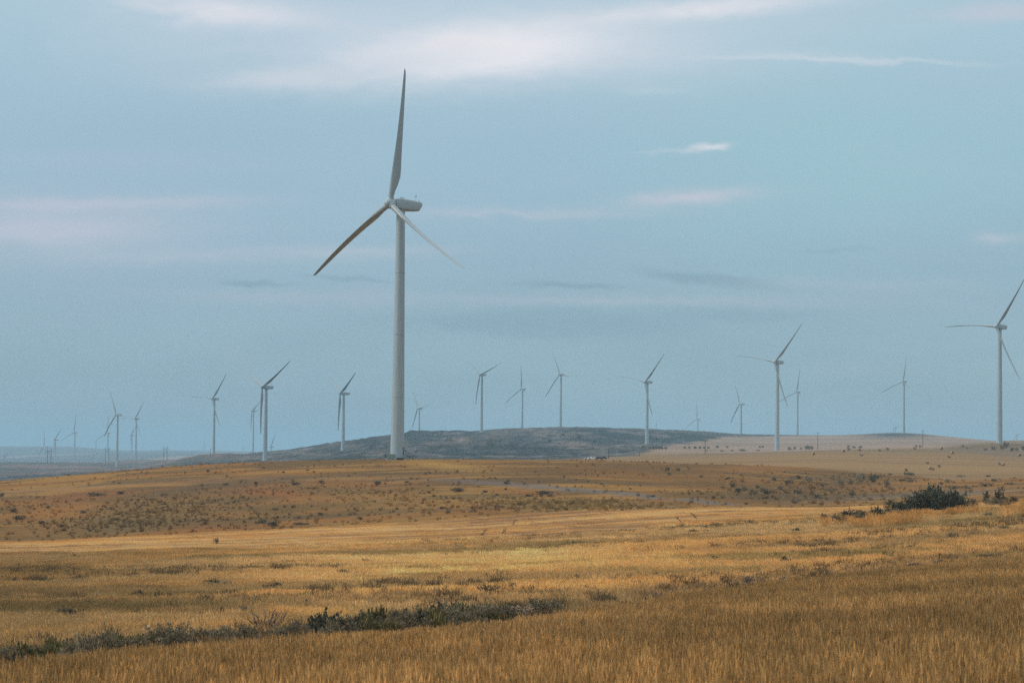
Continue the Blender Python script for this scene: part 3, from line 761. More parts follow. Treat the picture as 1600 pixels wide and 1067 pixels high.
def shrub(kind, x, y, z, w, h, label, group, parts=True):
    """a copy of a shrub with copies of its parts"""
    var = random.randrange(len(KINDS[kind])); key = (kind, var, parts)
    if key not in PROTO:
        fo, stm = KINDS[kind][var]
        if parts:
            root = bpy.data.objects.new(NAMES[kind][0], None)
            a = bpy.data.objects.new('foliage', fo); b = bpy.data.objects.new('stems', stm)
            PROTO[key] = (root, [a, b])
        else:
            PROTO[key] = (bpy.data.objects.new(NAMES[kind][0], fo), [])
    root, ch = PROTO[key]
    o = root.copy(); COL.objects.link(o)
    for c_ in ch:
        q = c_.copy(); COL.objects.link(q); q.parent = o
    o.location = (x, y, z - .03); o.rotation_euler = (0, 0, random.uniform(0, 6.28))
    kw_ = 1.0 if kind == 'weed' else 1.9
    o.scale = (w / kw_, w / kw_, h / {'scrub': .75, 'sage': 1.4, 'small': 1.0, 'olive': 1.0, 'weed': 1.15, 'dark': 1.45}[kind])
    return tag(o, label, 'shrub' if kind in ('sage', 'small', 'dark', 'scrub') else 'weed', group)

def shrub_px(kind, px, row, wpx, hpx, label, group, parts=True, y0=46, y1=752, more=None):
    x, y, z = ground_at(px, row, y0, y1)
    return shrub(kind, x, y, z, max(wpx * y / F * 1.15, .35), max(hpx * y / F + (more if more is not None else .32 if y < 165 else .25 if y < 300 else 0), .25), label, group, parts)

G_GUL = 'bushes strung along the gully in front'
gul = [
 ('olive', 55, 1036, 75, 30, 'yellow green weed clump at the left end of the gully bushes'),
 ('sage', 12, 1050, 50, 30, 'dark grey sagebrush in the bottom left corner of the gully'),
 ('olive', 95, 1026, 50, 24, None), ('sage', 118, 1028, 55, 38, None),
 ('sage', 165, 1024, 62, 50, 'tallest grey sagebrush left of the white rock'),
 ('sage', 205, 1020, 55, 30, None), ('sage', 268, 1008, 58, 26, 'dark sagebrush just right of the white rock'),
 ('small', 240, 1012, 40, 16, None), ('sage', 345, 1002, 46, 22, None), ('sage', 374, 998, 52, 30, None), ('sage', 398, 1000, 34, 16, None),
 ('sage', 432, 996, 46, 18, None), ('sage', 462, 990, 40, 24, None),
 ('dark', 512, 985, 62, 40, 'dark green bush at the left end of the thick gully hedge'),
 ('sage', 552, 986, 60, 38, None), ('olive', 580, 984, 50, 34, None), ('sage', 600, 986, 60, 34, None), ('sage', 640, 982, 60, 38, None),
 ('dark', 684, 978, 62, 42, 'tallest dark bush of the thick gully hedge, right of its middle'),
 ('sage', 660, 974, 40, 32, None), ('sage', 716, 974, 52, 36, None), ('sage', 750, 972, 54, 34, None), ('sage', 786, 968, 48, 30, None),
 ('small', 815, 966, 44, 22, None), ('small', 850, 960, 44, 16, None), ('small', 900, 953, 50, 14, None), ('small', 950, 945, 46, 14, None),
 ('dark', 1006, 940, 28, 28, 'lone dark bush where the gully thins out'),
 ('weed', 1028, 932, 26, 26, None), ('small', 1080, 928, 40, 16, None), ('small', 1108, 922, 44, 22, None), ('sage', 1150, 918, 46, 26, None),
 ('weed', 1172, 912, 30, 30, None), ('small', 1190, 912, 40, 24, None), ('weed', 1225, 905, 26, 26, None),
 ('sage', 1266, 906, 28, 34, 'upright dark sagebrush near the right end of the gully'),
 ('weed', 1292, 902, 24, 26, None), ('small', 1345, 890, 60, 18, None), ('small', 1385, 884, 60, 18, None), ('small', 1430, 880, 56, 16, None), ('small', 1475, 876, 40, 14, None), ('small', 1545, 866, 50, 16, None),
 ('sage', 490, 978, 40, 18, None), ('sage', 140, 1030, 50, 30, None), ('sage', 30, 1044, 40, 22, None), ('sage', 565, 978, 44, 30, None), ('sage', 620, 974, 44, 30, None), ('sage', 700, 968, 46, 38, None), ('sage', 735, 966, 40, 30, None),
]
gl = {'sage': 'grey sagebrush crowded into the bushy gully row', 'small': 'low brown weedy shrub in the thin right part of the gully row', 'weed': 'brown upright weed in the thin right part of the gully row',
      'olive': 'olive weed clump among the sagebrush of the gully row', 'dark': 'dark bush in the gully row'}
for kd, a, b, w, h, lb in gul:
    if kd == 'small' and a < 800: kd = 'sage'
    lb = lb or gl[kd]
    shrub_px('weed' if kd == 'small' else kd, a, b + (14 if a < 330 else 16), w * (.8 if a > 815 else 1), h * (1.15 if a < 815 else .75), lb, G_GUL)
for _ in range(50):
    a = random.uniform(-15, 860); b = float(np.interp(a, [0, 200, 400, 600, 800, 860], [1038, 1016, 994, 982, 964, 958])) + random.uniform(-9, 7)
    kd = random.choice(['sage', 'sage', 'sage', 'olive', 'weed'])
    big = 1.0 if a < 330 or a > 490 else .65
    shrub_px(kd, a, b + (14 if a < 330 else 16), random.uniform(34, 66) * big, random.uniform(18, 36) * big, gl[kd] if kd != 'weed' else 'brown upright weed among the sagebrush of the gully row', G_GUL)
G_SLOPE = 'scattered shrubs on the golden slope'
slope = [
 ('sage', 32, 966, 30, 14, 'small dark sagebrush on the slope near the left edge'), ('sage', 104, 962, 40, 20, 'wide dark sagebrush on the slope above the yellow green weeds'), ('sage', 132, 960, 26, 12, 'small sagebrush touching a wide dark one on the left slope'),
 ('weed', 345, 956, 16, 12, 'brown weed left of the bare dead bush'), ('sage', 381, 962, 24, 18, 'dark shrub beside the bare dead bush'), ('weed', 478, 950, 22, 18, 'reddish brown weed right of the bare dead bush'),
 ('sage', 760, 928, 36, 20, 'dark shrub upslope of the thick gully hedge'), ('weed', 797, 920, 26, 16, 'brown weed upslope of the right end of the gully hedge'),
 ('dark', 898, 852, 32, 11, 'lone low dark green bush in the middle of the golden slope'), ('sage', 1086, 832, 28, 9, 'flat dark shrub on the golden slope below the gravel track end'), ('sage', 1105, 831, 22, 8, 'flat dark shrub next to another below the gravel track end'),
 ('sage', 1244, 832, 18, 12, 'dark shrub below the hedge on the right slope'), ('sage', 1224, 842, 10, 7, 'tiny shrub left of a dark one on the right slope'), ('sage', 1250, 842, 8, 7, 'tiny shrub under a dark one on the right slope'),
 ('sage', 1489, 840, 26, 12, 'dark shrub below the big bush on the right slope'), ('weed', 1519, 837, 14, 10, 'brown weed right of a dark shrub on the right slope'), ('sage', 1545, 808, 20, 14, 'grey green shrub in the grass right of the big bush'),
 ('small', 1115, 876, 16, 9, 'small shrub on the slope above the gully weeds'), ('small', 1231, 878, 20, 10, 'grey shrub above the upright gully sagebrush'), ('weed', 1003, 868, 12, 6, 'tiny brown weed in the golden grass'), ('small', 338, 846, 10, 7, 'small dark shrub alone on the pale strip at left'),
 ('small', 115, 870, 14, 6, 'small dark shrub on the olive band at left'), ('small', 570, 880, 16, 8, 'small shrub in the golden grass below the tall turbine'), ('small', 535, 896, 24, 8, 'low shrub in the weeds below the tall turbine'), ('small', 96, 872, 14, 5, 'tiny dark shrub on the olive band near the left edge'),
 ('weed', 640, 892, 10, 12, 'upright brown weed in the golden grass below the tall turbine'), ('small', 17, 910, 16, 8, 'pale grey shrub on the left slope'), ('small', 232, 892, 20, 7, 'low grey shrub on the left slope'), ('small', 420, 918, 40, 8, 'low brown scrub clump on the slope above the dead bush'), ('small', 350, 913, 50, 9, 'long low scrub clump on the slope above the white rock'),
 ('small', 210, 932, 26, 10, 'reddish scrub clump on the slope above the grey sagebrush'), ('weed', 900, 905, 14, 10, 'brown weed beside a tiny shrub in the middle slope'), ('small', 1022, 902, 18, 8, 'small dark shrub in the middle slope above the lone gully bush'),
]
for kd, a, b, w, h, lb in slope: shrub_px(kd, a, b + 3, w * .85, h * .9, lb, G_SLOPE, more=.16)
# hedge line with the big juniper
G_HED = 'bushes beside the big dark bush'
for kd, a, b, w, h, lb in [
 ('dark', 1284, 818, 12, 14, 'small dark bush at the left end of the hedge row'), ('sage', 1308, 820, 22, 14, 'grey bush in the left part of the hedge row'), ('dark', 1325, 817, 22, 22, 'ragged dark bush left of the upright dark bushes'),
 ('sage', 1345, 815, 24, 18, 'grey green bush between ragged dark bushes'), ('dark', 1368, 813, 22, 22, 'upright dark bush left of the big bush'), ('dark', 1391, 808, 18, 26, 'narrow dark bush touching the left side of the big bush'),
 ('dark', 1412, 806, 30, 20, 'dark bush under the left shoulder of the big bush'), ('dark', 1498, 796, 30, 26, 'dark bush joined to the right side of the big bush'), ('weed', 1520, 796, 20, 16, 'brown weed right of the big bush'),
 ('dark', 1541, 790, 15, 24, 'dark bushy weed standing right of the big bush'), ('dark', 1562, 788, 16, 28, 'tallest dark weed right of the big bush'), ('sage', 1552, 792, 22, 14, 'grey weed between two dark weeds right of the big bush'), ('sage', 1580, 790, 22, 14, 'grey shrub at the right end of the hedge row')]:
    shrub_px(kd, a, b, w, h * 1.1, lb, G_HED)

for _ in range(26):
    a = random.uniform(1288, 1600); b = float(np.interp(a, [1275, 1400, 1500, 1640], [819, 808, 798, 789])) + random.uniform(-3, 4)
    kd = random.choice(['sage', 'weed', 'dark', 'weed'])
    shrub_px(kd, a, b, random.uniform(10, 24), random.uniform(7, 17), {'sage': 'low grey scrub trailing along the hedge row', 'weed': 'brown weed among the hedge row bushes', 'dark': 'small ragged dark bush filling the hedge row'}[kd], G_HED)
def big_bush():
    x, y, z = ground_at(1455, 803)
    root = empty('juniper_bush', (x, y, z)); tag(root, 'big dark spreading bush on the right slope, largest of all', 'shrub')
    mpx = y / F; r = np.random.default_rng(77)
    spots = [(-42, 6, 9), (-34, 11, 10), (-26, 15, 11), (-16, 20, 12), (-6, 25, 13), (4, 29, 12), (14, 28, 12), (22, 26, 11), (30, 22, 11), (38, 17, 10), (46, 13, 9), (-10, 12, 14), (8, 14, 14), (24, 12, 13), (40, 8, 9), (0, 36, 8), (12, 37, 7), (-20, 30, 6), (48, 18, 6), (32, 31, 6)]
    lc = np.array([(a * mpx, r.uniform(-1, 1) * mpx * 14, b * mpx * .86) for a, b, c_ in spots]); lr = np.array([c_ * mpx for a, b, c_ in spots])
    me, lc = shrub_mesh('juniper_foliage', 9000, 1, 1, .21, M_JUNI, 78, upright=.8, pts=(lc, lr), hollow=.3, sprig=.22)
    put('foliage', me, root); put('stems', stem_mesh('juniper_stems', lc, .09, M_STEM, 5), root)
    b = MB()
    for a in (-28, -22, 20):
        p = a * mpx; b.tube([(p * .5, 0, 0), (p * .9, -.3, 1.6), (p + .1, -.3, 2.6 if a < 0 else 3.3), (p + .25, -.35, 3.3 if a < 0 else 4.0)], [.06, .045, .03, .012], 5)
        b.tube([(p * .95, -.3, 1.9), (p - .4, -.3, 3.0)], [.03, .01], 4)
    b.obj('bare_twigs', M_TWIG, root)
big_bush()

# shrubs on the hill
G_HILL = 'dark shrubs on the brown hillside'
for a, b, w, h in [(1232,757,14,8),(1263,753,11,7),(1314,760,15,9),(1346,750,18,9),(1362,753,13,9),(1371,748,16,7),(1386,760,12,9),(1423,753,14,5),(1286,760,9,5),(1250,748,9,5),(1154,770,14,7),(1166,768,12,7),(1178,773,14,8),(1190,768,13,7),(1198,772,12,7),(1146,762,10,5),(1184,763,10,5),
                   (1043,735,6,5),(1059,736,7,5),(1046,743,9,4),(1138,749,6,4),(1040,737,5,4),(1330,757,9,6),(1300,770,13,6),(1330,774,13,6),(1275,778,12,6),(1246,772,12,6),(1395,766,10,5),(1410,752,10,4),(1240,786,14,5),(1210,752,9,5),(1220,765,10,5)]:
    shrub_px('small', a, b, w * 1.1, h * 1.2, 'dark green shrub dotting the brown hillside at right, under the stubble field', G_HILL, parts=False)
for a, b, w, h in [(3,776,9,7),(66,819,13,6),(97,824,9,5),(75,795,8,5),(140,830,8,4),(325,738,6,4),(352,758,10,4),(400,757,6,5),(443,739,6,3),(563,812,8,5),(500,805,8,5),(460,758,16,6),(502,755,10,5),(590,757,12,6),(636,755,8,4),(715,768,26,6),(758,770,8,4),(690,795,12,5),(700,802,9,5),(850,772,24,6),(860,775,14,5),(425,822,24,8),(410,818,14,7),(470,820,20,5),(740,800,10,4),(668,760,6,3),(790,765,6,3),(940,757,6,3),(985,765,5,3),(150,775,24,6),(190,772,14,5),(1000,795,12,5),(985,792,9,5),(130,802,10,5),(30,812,18,7),(20,800,14,6)]:
    shrub_px('scrub', a, b, w * 1.35, h * .95, 'low brown scrub clump on the hillside below the tall turbine', G_HILL, parts=False)
rs = random.Random(33); cnt = 0
while cnt < 14:
    a, b = rs.uniform(0, 1560), rs.uniform(728, 835)
    x, y, z = ground_at(a, b)
    if y < float(yl(L_FOOT, a)) + 5 or y > 735 or float(fbm(np.array([x / 40.]), np.array([y / 40.]), 2, 91)[0]) < .47: continue
    cnt += 1
    shrub('scrub', x, y, z, rs.uniform(.8, 2.4), rs.uniform(.3, .6), 'tiny dark shrub among the dry tufts of the brown hillside', 'tiny shrubs on the brown hillside', parts=False)
# shrubs along the far edge of the stubble field and round the right turbine
G_EDGE = 'dark shrubs along the far field edge'
for a, b, w, h in [(1235,699.5,6,4),(1242,699,5,4),(1252,699,5,3),(1262,698.5,10,5),(1268,698,7,5),(1160,704,14,3),(1185,703,8,2),(1104,704,4,2),(1325,697.5,6,4),(1334,699,7,3),(1344,699,8,3),(1432,698,4,3),(1438,698,5,3),(1565,702,12,6),(1572,700,12,8),(1582,704,10,5),(1590,703,8,4),(1598,702,8,5),(1553,702,10,4),(1540,703,8,3),(1505,698,6,3),(1512,700,5,2),(1128,705,5,2.5),(1144,704.5,4,2.5)]:
    x, y, z = ground_far(a, b + 1, 1200, 2100)
    shrub('small', x, y, z, w * y / F * 1.1, h * y / F * 1.3, 'dark shrub along the far edge of the stubble field', G_EDGE, parts=False)
for a, b, w, h in [(1417,739,16,5),(1425,740,12,4),(1500,741,14,3),(1545,741,10,3),(1390,737,9,3)]:
    shrub_px('small', a, b, w, h, 'low grey shrub on the near edge of the stubble field', 'shrubs on the near edge of the stubble field', parts=False)
for a, b, w, h in [(1540,760,24,5),(1580,757,20,4),(1490,764,18,5),(1515,763,22,4),(1450,768,20,4),(1555,752,16,4),(1470,757,10,4),(1480,753,12,4)]:
    shrub_px('small', a, b, w, h, 'low grey shrub on the weedy slope behind the big bush', 'shrubs behind the big bush', parts=False)

# tree row and far trees: trunk and crown
def far_tree(name, px, row, wpx, hpx, y0, y1, label, group):
    x, y, z = ground_far(px, row, y0, y1); root = empty(name, (x, y, z)); tag(root, label, 'tree', group)
    w, h = wpx * y / F, hpx * y / F; r = np.random.default_rng(int(px * 7))
    lc = np.stack([(r.random(7) - .5) * w * .5, (r.random(7) - .5) * w * .5, h * (.3 + .35 * r.random(7))], 1); lr = w * (.15 + .08 * r.random(7))
    me, _ = shrub_mesh('tree_crown', 420, 1, 1, max(w * .09, .35), M_SAGE if group.startswith('trees on') else M_JUNI, int(px), pts=(lc, lr))
    put('crown', me, root)
    MB().tube([(0, 0, -.5), (.1, 0, h * .35), (0, 0, h * .6)], [w * .05, w * .035, w * .015], 6).obj('trunk', M_STEM, root)
for i, a in enumerate([1015, 1020, 1025, 1030, 1035, 1040]):
    far_tree('round_tree', a, 703, 7, 6.5, 1700, 2900, 'round dark tree in the short row at the foot of the grey hill', 'trees in a row at the foot of the grey hill')
for a in (1070, 1077, 1086, 1094, 1100, 1107):
    far_tree('round_tree', a, 700.5, 6, 3, 1900, 2950, 'low dark tree in the thin row beside the power pole', 'low trees beside the power pole')
for a in (1120, 1122, 1136, 1188, 1192):
    far_tree('round_tree', a, 699.5, 5, 3, 1900, 3100, 'low dark tree standing in the pale far field', 'trees in the pale far field')
for a, h in ((667, 3), (677, 3), (684, 4.5), (690, 3)):
    far_tree('round_tree', a, 679.5, 4, h, 2900, 3480, 'small tree on the crest of the grey hill right of the tall turbine', 'trees on the crest of the grey hill')
for a, b, w, h in ((705, 690, 10, 5), (770, 697, 8, 5), (860, 690, 10, 5), (905, 686, 12, 5), (930, 692, 9, 5), (1005, 700, 8, 5), (650, 708, 9, 5), (690, 700, 8, 4), (580, 700, 7, 4), (612 , 696, 7, 4), (835, 706, 8, 4), (880, 680, 8, 3)):
    far_tree('round_tree', a, b, w, h, 1900, 3450, 'dark tree growing in the scrub of the grey hill', 'trees on the grey hill slope')

# bare dead bush
def dead_bush():
    x, y, z = ground_at(416, 992)
    root = empty('dead_bush', (x, y, z)); tag(root, 'bare pale dead bush with spreading twigs above the gully', 'dead bush')
    k = y / F; rd = random.Random(4)
    b = MB(); lb = MB()
    def grow(p, d, L_, r_, dep, mb):
        q = p + d * L_; q2 = q + (d + Vector((rd.uniform(-.2, .2), rd.uniform(-.2, .2), .1))) * L_ * .4
        mb.tube([p, q, q2], [r_, r_ * .75, r_ * .5], 5)
        if dep == 0: return
        for _ in range(3 if dep > 1 else 2):
            nd = (d + Vector((rd.uniform(-.8, .8), rd.uniform(-.6, .6), rd.uniform(-.1, .5)))).normalized()
            grow(q2 if rd.random() < .6 else q, nd, L_ * rd.uniform(.6, .85), r_ * .55, dep - 1, lb)
    for dx in (-.7, -.35, .1, .75, 1.0):
        grow(Vector((0, 0, -.05)), Vector((dx, rd.uniform(-.3, .3), .8)).normalized(), 14 * k, .035, 3, b)
    b.obj('branches', M_TWIG, root); lb.obj('twigs', M_TWIG, root)
dead_bush()

# dead stalks on the pale strip (leaning dark weed lines)
def stalks(px, row, lean, n, label):
    x, y, z = ground_at(px, row); root = empty('dead_stalk', (x, y, z)); tag(root, label, 'dead weed', 'dead weeds on the pale strip')
    k = y / F; b = MB(); c2 = MB(); rd = random.Random(int(px))
    pts = [(lean * k * t + rd.uniform(-.05, .05), 0, (0.1 + 8 * k * t)) for t in (0, .35, .7, 1)]
    b.tube(pts, [.035, .035, .03, .02], 5)
    for t in range(n):
        p = Vector(pts[rd.randrange(1, 4)]); b.tube([p, p + Vector((rd.uniform(-.3, .3), rd.uniform(-.2, .2), rd.uniform(.05, .25)))], [.03, .01], 4)
    b.obj('stem', M_STEM, root)
    me, _ = shrub_mesh('seed_heads', 40, 1, 1, .12, M_WEED, int(px), pts=(np.array(pts[1:]), np.array([.15, .18, .14])))
    put('seed_heads', me, root)
stalks(783, 836, 8, 6, 'dark dead stalk leaning right on the pale strip'); stalks(751, 838, 7, 5, 'dead stalk leftmost on the pale strip'); stalks(800, 822, 6, 5, 'short dead stalk above a leaning one on the pale strip')
stalks(1066, 818, -9, 6, 'dead stalk leaning left on the pale strip below the gravel track'); stalks(1090, 812, -10, 6, 'dead stalk right of another on the pale strip below the gravel track')

# pale rock
def rock():
    x, y, z = ground_at(228, 992); r = random.Random(3); b = MB(); k = y / F
    prof = []
    V = []; n, m_ = 10, 6
    for i in range(m_ + 1):
        th = PI * i / m_
        for j in range(n):
            a = 2 * PI * j / n; q = 1 + r.uniform(-.22, .22)
            V.append((7.5 * k * math.sin(th) * math.cos(a) * q, 5 * k * math.sin(th) * math.sin(a) * q, 8 * k + 6 * k * math.cos(th) * (1 if i in (0, m_) else q) + 2.5 * k * math.sin(th) * math.cos(a)))
    Fc = [(i * n + j, i * n + (j + 1) % n, (i + 1) * n + (j + 1) % n, (i + 1) * n + j) for i in range(m_) for j in range(n)]
    o = b.add(V, [tuple(reversed(f)) for f in Fc]).obj('pale_rock', M_ROCK); o.location = (x, y, z)
    tag(o, 'pale pinkish rock poking out of the gully grass', 'rock')
rock()

# ------------------------------------------------------------------ wind turbines
BL = 42.2
def tower_mesh(door=False):
    b = MB(); prof = []
    for k in range(41):
        t = k / 40; r = 2.18 + (1.32 - 2.18) * t ** .9
        prof.append((r, 80 * t - 2.2 * t))
        if k in (10, 20, 30): prof += [(r + .035, 80 * t - 2.2 * t + .02), (r + .035, 80 * t - 2.2 * t + .22), (r, 80 * t - 2.2 * t + .24)]
    prof.append((1.45, 77.82)); prof.append((1.45, 78.25))
    return b.lathe(prof, 32).mesh('tower', M_TOWER, True)

def nacelle_mesh():
    """rounded box tapering to the tail, flat floor; +X points downwind, origin at the tower top axis, hub height z=0"""
    b = MB()
    secs = [(-2.7, .0, 1.25, 1.25), (-2.3, .0, 1.55, 1.55), (-1.2, 0, 1.75, 1.8), (3.0, -.02, 1.75, 1.78), (6.3, .1, 1.65, 1.5), (7.3, .22, 1.5, 1.2), (7.6, .3, 1.2, .85)]
    n = 28; V = []
    for x, cz, hw, hh in secs:
        for k in range(n):
            a = 2 * PI * k / n; e = .34
            ca, sa = math.cos(a), math.sin(a)
            yy = math.copysign(abs(ca) ** e, ca) * hw; zz = math.copysign(abs(sa) ** e, sa) * hh
            V.append((x - (.55 if (x > 7 and zz < 0) else 0), yy, zz + cz))
    Fc = [(i * n + k, i * n + (k + 1) % n, (i + 1) * n + (k + 1) % n, (i + 1) * n + k) for i in range(len(secs) - 1) for k in range(n)]
    Fc += [tuple(range(n - 1, -1, -1)), tuple((len(secs) - 1) * n + k for k in range(n))]
    return b.add(V, [tuple(reversed(f)) for f in Fc]).mesh('nacelle', M_PAINT, True)

def hub_mesh():
    """spinner; origin at the rotor centre, nose towards -X"""
    b = MB()
    prof = [(.02, -1.95), (.55, -1.85), (1.0, -1.55), (1.35, -1.05), (1.55, -.4), (1.6, .2), (1.55, .9), (1.35, 1.25), (1.2, 1.45)]
    b.lathe(prof, 24, 'x')
    for k in range(3):
        a = 2 * PI * k / 3; d = Vector((0, -math.sin(a), math.cos(a)))
        b.tube([d * .6, d * 1.55, d * 1.75], [1.12, 1.08, 1.02], 20)
    return b.mesh('hub', M_PAINT, True)

def blade_mesh():
    r_ = [1.5, 2.5, 4, 6, 8.5, 11, 14, 18, 22, 26, 30, 34, 37, 39.5, 41.2, 42.0, 42.2]
    ch = [1.75, 1.75, 2.0, 2.75, 3.35, 3.2, 2.85, 2.5, 2.2, 1.95, 1.72, 1.48, 1.28, 1.08, .82, .5, .12]
    th = [1.0, 1.0, .8, .5, .34, .28, .25, .22, .2, .19, .18, .17, .16, .16, .16, .16, .16]
    n = 18; V = []
    for r, c, t in zip(r_, ch, th):
        s = r / BL; cx, cy = .02 * BL * s * s, .08 * BL * s * s
        rt = math.radians(9 - 23 * max(0, 1 - s * 1.25))          # chord turned out of the wind: blades are feathered
        round_ = min(1, max(0, (t - .3) / .7))
        for k in range(n):
            a = 2 * PI * k / n
            u = .5 * (1 + math.cos(a))                              # 0 nose, 1 tail
            thick = (1 - round_) * (5 * t * c * (.2969 * math.sqrt(u) - .126 * u - .3516 * u**2 + .2843 * u**3 - .1015 * u**4)) * (1 if a < PI else -1) + round_ * .5 * c * math.sin(a) * (1 if t > .9 else .9)
            lx = (u - (.5 * round_ + .28 * (1 - round_))) * c; ly = thick
            V.append((cx + lx * math.cos(rt) - ly * math.sin(rt), cy + lx * math.sin(rt) + ly * math.cos(rt), r))
    Fc = [(i * n + k, i * n + (k + 1) % n, (i + 1) * n + (k + 1) % n, (i + 1) * n + k) for i in range(len(r_) - 1) for k in range(n)]
    Fc += [tuple(range(n - 1, -1, -1)), tuple((len(r_) - 1) * n + k for k in range(n))]
    return MB().add(V, Fc).mesh('blade', M_BLADE, True)

ME_T, ME_N, ME_H, ME_B = tower_mesh(), nacelle_mesh(), hub_mesh(), blade_mesh()
hat = MB(); hat.box((-.2, 0, 1.92), (2.0, 1.6, .35), taper=.85); ME_HATCH = hat.mesh('roof_hatch', M_PAINT)
mst = MB(); mst.tube([(6.2, .5, 1.5), (6.2, .5, 4.1)], .05, 6).tube([(6.2, .2, 3.2), (6.2, .8, 3.2)], .03, 5).box((6.2, .8, 3.35), (.18, .18, .25)).box((6.2, .2, 3.35), (.3, .05, .2))
mst.tube([(6.8, -.4, 1.4), (6.8, -.4, 2.1)], .16, 8); ME_MAST = mst.mesh('wind_mast', M_GALV)
fnd = MB(); fnd.lathe([(3.4, -2.5), (3.4, .12), (3.2, .2), (2.5, .25)], 28); ME_F = fnd.mesh('foundation', M_CONC, True)
TILT = math.radians(5)
TLAB = {
 'T1': 'by far the tallest white wind turbine, standing on the brown hill', 'T2': 'white wind turbine at the right edge, its upper blade cut by the frame', 'T3': 'white wind turbine on the far stubble field edge, blade pointing level left',
 'T4': 'white wind turbine in front of the grey hill beside the dark tree row', 'T5': 'white wind turbine in front of a smaller hazy one, left of centre', 'T6': 'white wind turbine left of the tallest one, at the end of the grey hill',
 'T7': 'white wind turbine on the low ridge at left, one blade level to the left', 'T8': 'hazy wind turbine whose blade passes behind a nearer white tower at left', 'T9': 'tiny hazy wind turbine low on the ridge between two nearer white towers',
 'T10': 'white wind turbine with pale nacelle, largest of the far left group', 'T11': 'hazy wind turbine just right of the far left group, level blade leftward', 'T12': 'small hazy wind turbine left beside a taller one in the far left group',
 'T13': 'hazy far left wind turbine with blades straight up and down left', 'T14': 'hazy wind turbine right of the paired wooden pylon at far left, blade up right', 'T15': 'hazy wind turbine just left of the largest one of the far left group',
 'T16': 'faint wind turbine just left of the paired pylon in the far left valley', 'T17': 'faint low wind turbine in the valley below the far left group', 'T18': 'faint wind turbine cut by the left edge of the frame',
 'T20': 'small wind turbine peeking over the grey hill right of the tallest tower', 'T21': 'wind turbine leftmost of the three on the grey hill crest', 'T22': 'wind turbine middle of the three on the grey hill crest', 'T23': 'wind turbine rightmost of the three on the grey hill crest, level blade to the right',
 'T24': 'small wind turbine mostly hidden behind the right shoulder of the grey hill', 'T25': 'wind turbine behind the right end of the grey hill, left of the big right turbine', 'T26': 'wind turbine on the far crest just right of the big right turbine',
 'T27': 'wind turbine on the small dark knoll in the far fields', 'T28': 'tiny wind turbine just left of the knoll turbine', 'T29': 'tiny wind turbine low on the horizon at the right edge', 'T30': 'faint wind turbine whose blade tip just tops the grey hill',
 'T31': 'faint white wind turbine on the far horizon right of the far left group', 'T32': 'faint white wind turbine on the far horizon with low spread blades', 'T33': 'faint white wind turbine on the horizon beside the low ridge turbine', 'T34': 'faint white wind turbine on the horizon between the two ridge towers',
}
for k, (H, x, y, ps, phi) in TPOS.items():
    zg = float(zat(x, y)); hh = float(H[2]) - zg
    D = TURB[k][1]
    root = empty('wind_turbine', (x, y, zg), PI / 2 - ps)
    tag(root, TLAB[k], 'wind turbine', 'wind turbines across the hills')
    o = put('tower', ME_T, root); o.scale = (1, 1, hh / 80)
    nc = put('nacelle', ME_N, root); nc.location = (0, 0, hh)
    nc.rotation_euler = (0, TILT * .55, 0)
    hb = put('hub', ME_H, root); hb.location = (-OVER, 0, hh)
    hb.matrix_local = Matrix.Translation((-OVER, 0, hh)) @ Matrix.Rotation(TILT, 4, 'Y') @ Matrix.Rotation(phi, 4, 'X')
    for i in range(3):
        bl = put('blade', ME_B, root)
        bl.matrix_local = Matrix.Translation((-OVER, 0, hh)) @ Matrix.Rotation(TILT, 4, 'Y') @ Matrix.Rotation(phi + 2 * PI * i / 3, 4, 'X')
    if D < 3000 or TURB[k][4] is not None:
        put('foundation', ME_F, root)
    if D < 2300:
        put('roof_hatch', ME_HATCH, nc); put('wind_mast', ME_MAST, nc)
    if k == 'T1':
        T1root = root
# what stands at the foot of the tall turbine
H, x1, y1, ps, phi = TPOS['T1']; z1 = float(zat(x1, y1)); rz1 = PI / 2 - ps
def loc1(dx, dy, dz=0): return (x1 + dx, y1 + dy, z1 + dz)
inv = Matrix.Rotation(-rz1, 4, 'Z')
stairs = MB()
for i in range(9):
    stairs.box((2.7 + .34 * i, -.9, 1.75 - .21 * i), (.36, 1.0, .05))
for yy in (-1.4, -.4):
    stairs.tube([(2.6, yy, 1.6), (5.7, yy, -.25)], .07, 6)
stairs.box((2.25, -.9, 1.78), (.8, 1.1, .06))
st = stairs.obj('stairs', M_DARK, T1root); st.matrix_local = inv
rail = MB()
for yy in (-1.42, -.38):
    rail.tube([(1.95, yy, 2.85), (2.6, yy, 2.85), (5.7, yy, .85)], .04, 6)
    for t in range(5): rail.tube([(2.6 + .77 * t, yy, 1.75 - .48 * t), (2.6 + .77 * t, yy, 2.85 - .5 * t)], .03, 5)
rl = rail.obj('handrail', M_DARK, st)
door = MB(); door.box((2.12, -.9, 2.95), (.14, .95, 2.2)); dr = door.obj('tower_door', M_GALV, T1root); dr.matrix_local = inv
hd = MB().box((2.22, -1.2, 2.9), (.06, .06, .25)).obj('door_handle', M_DARK, dr)
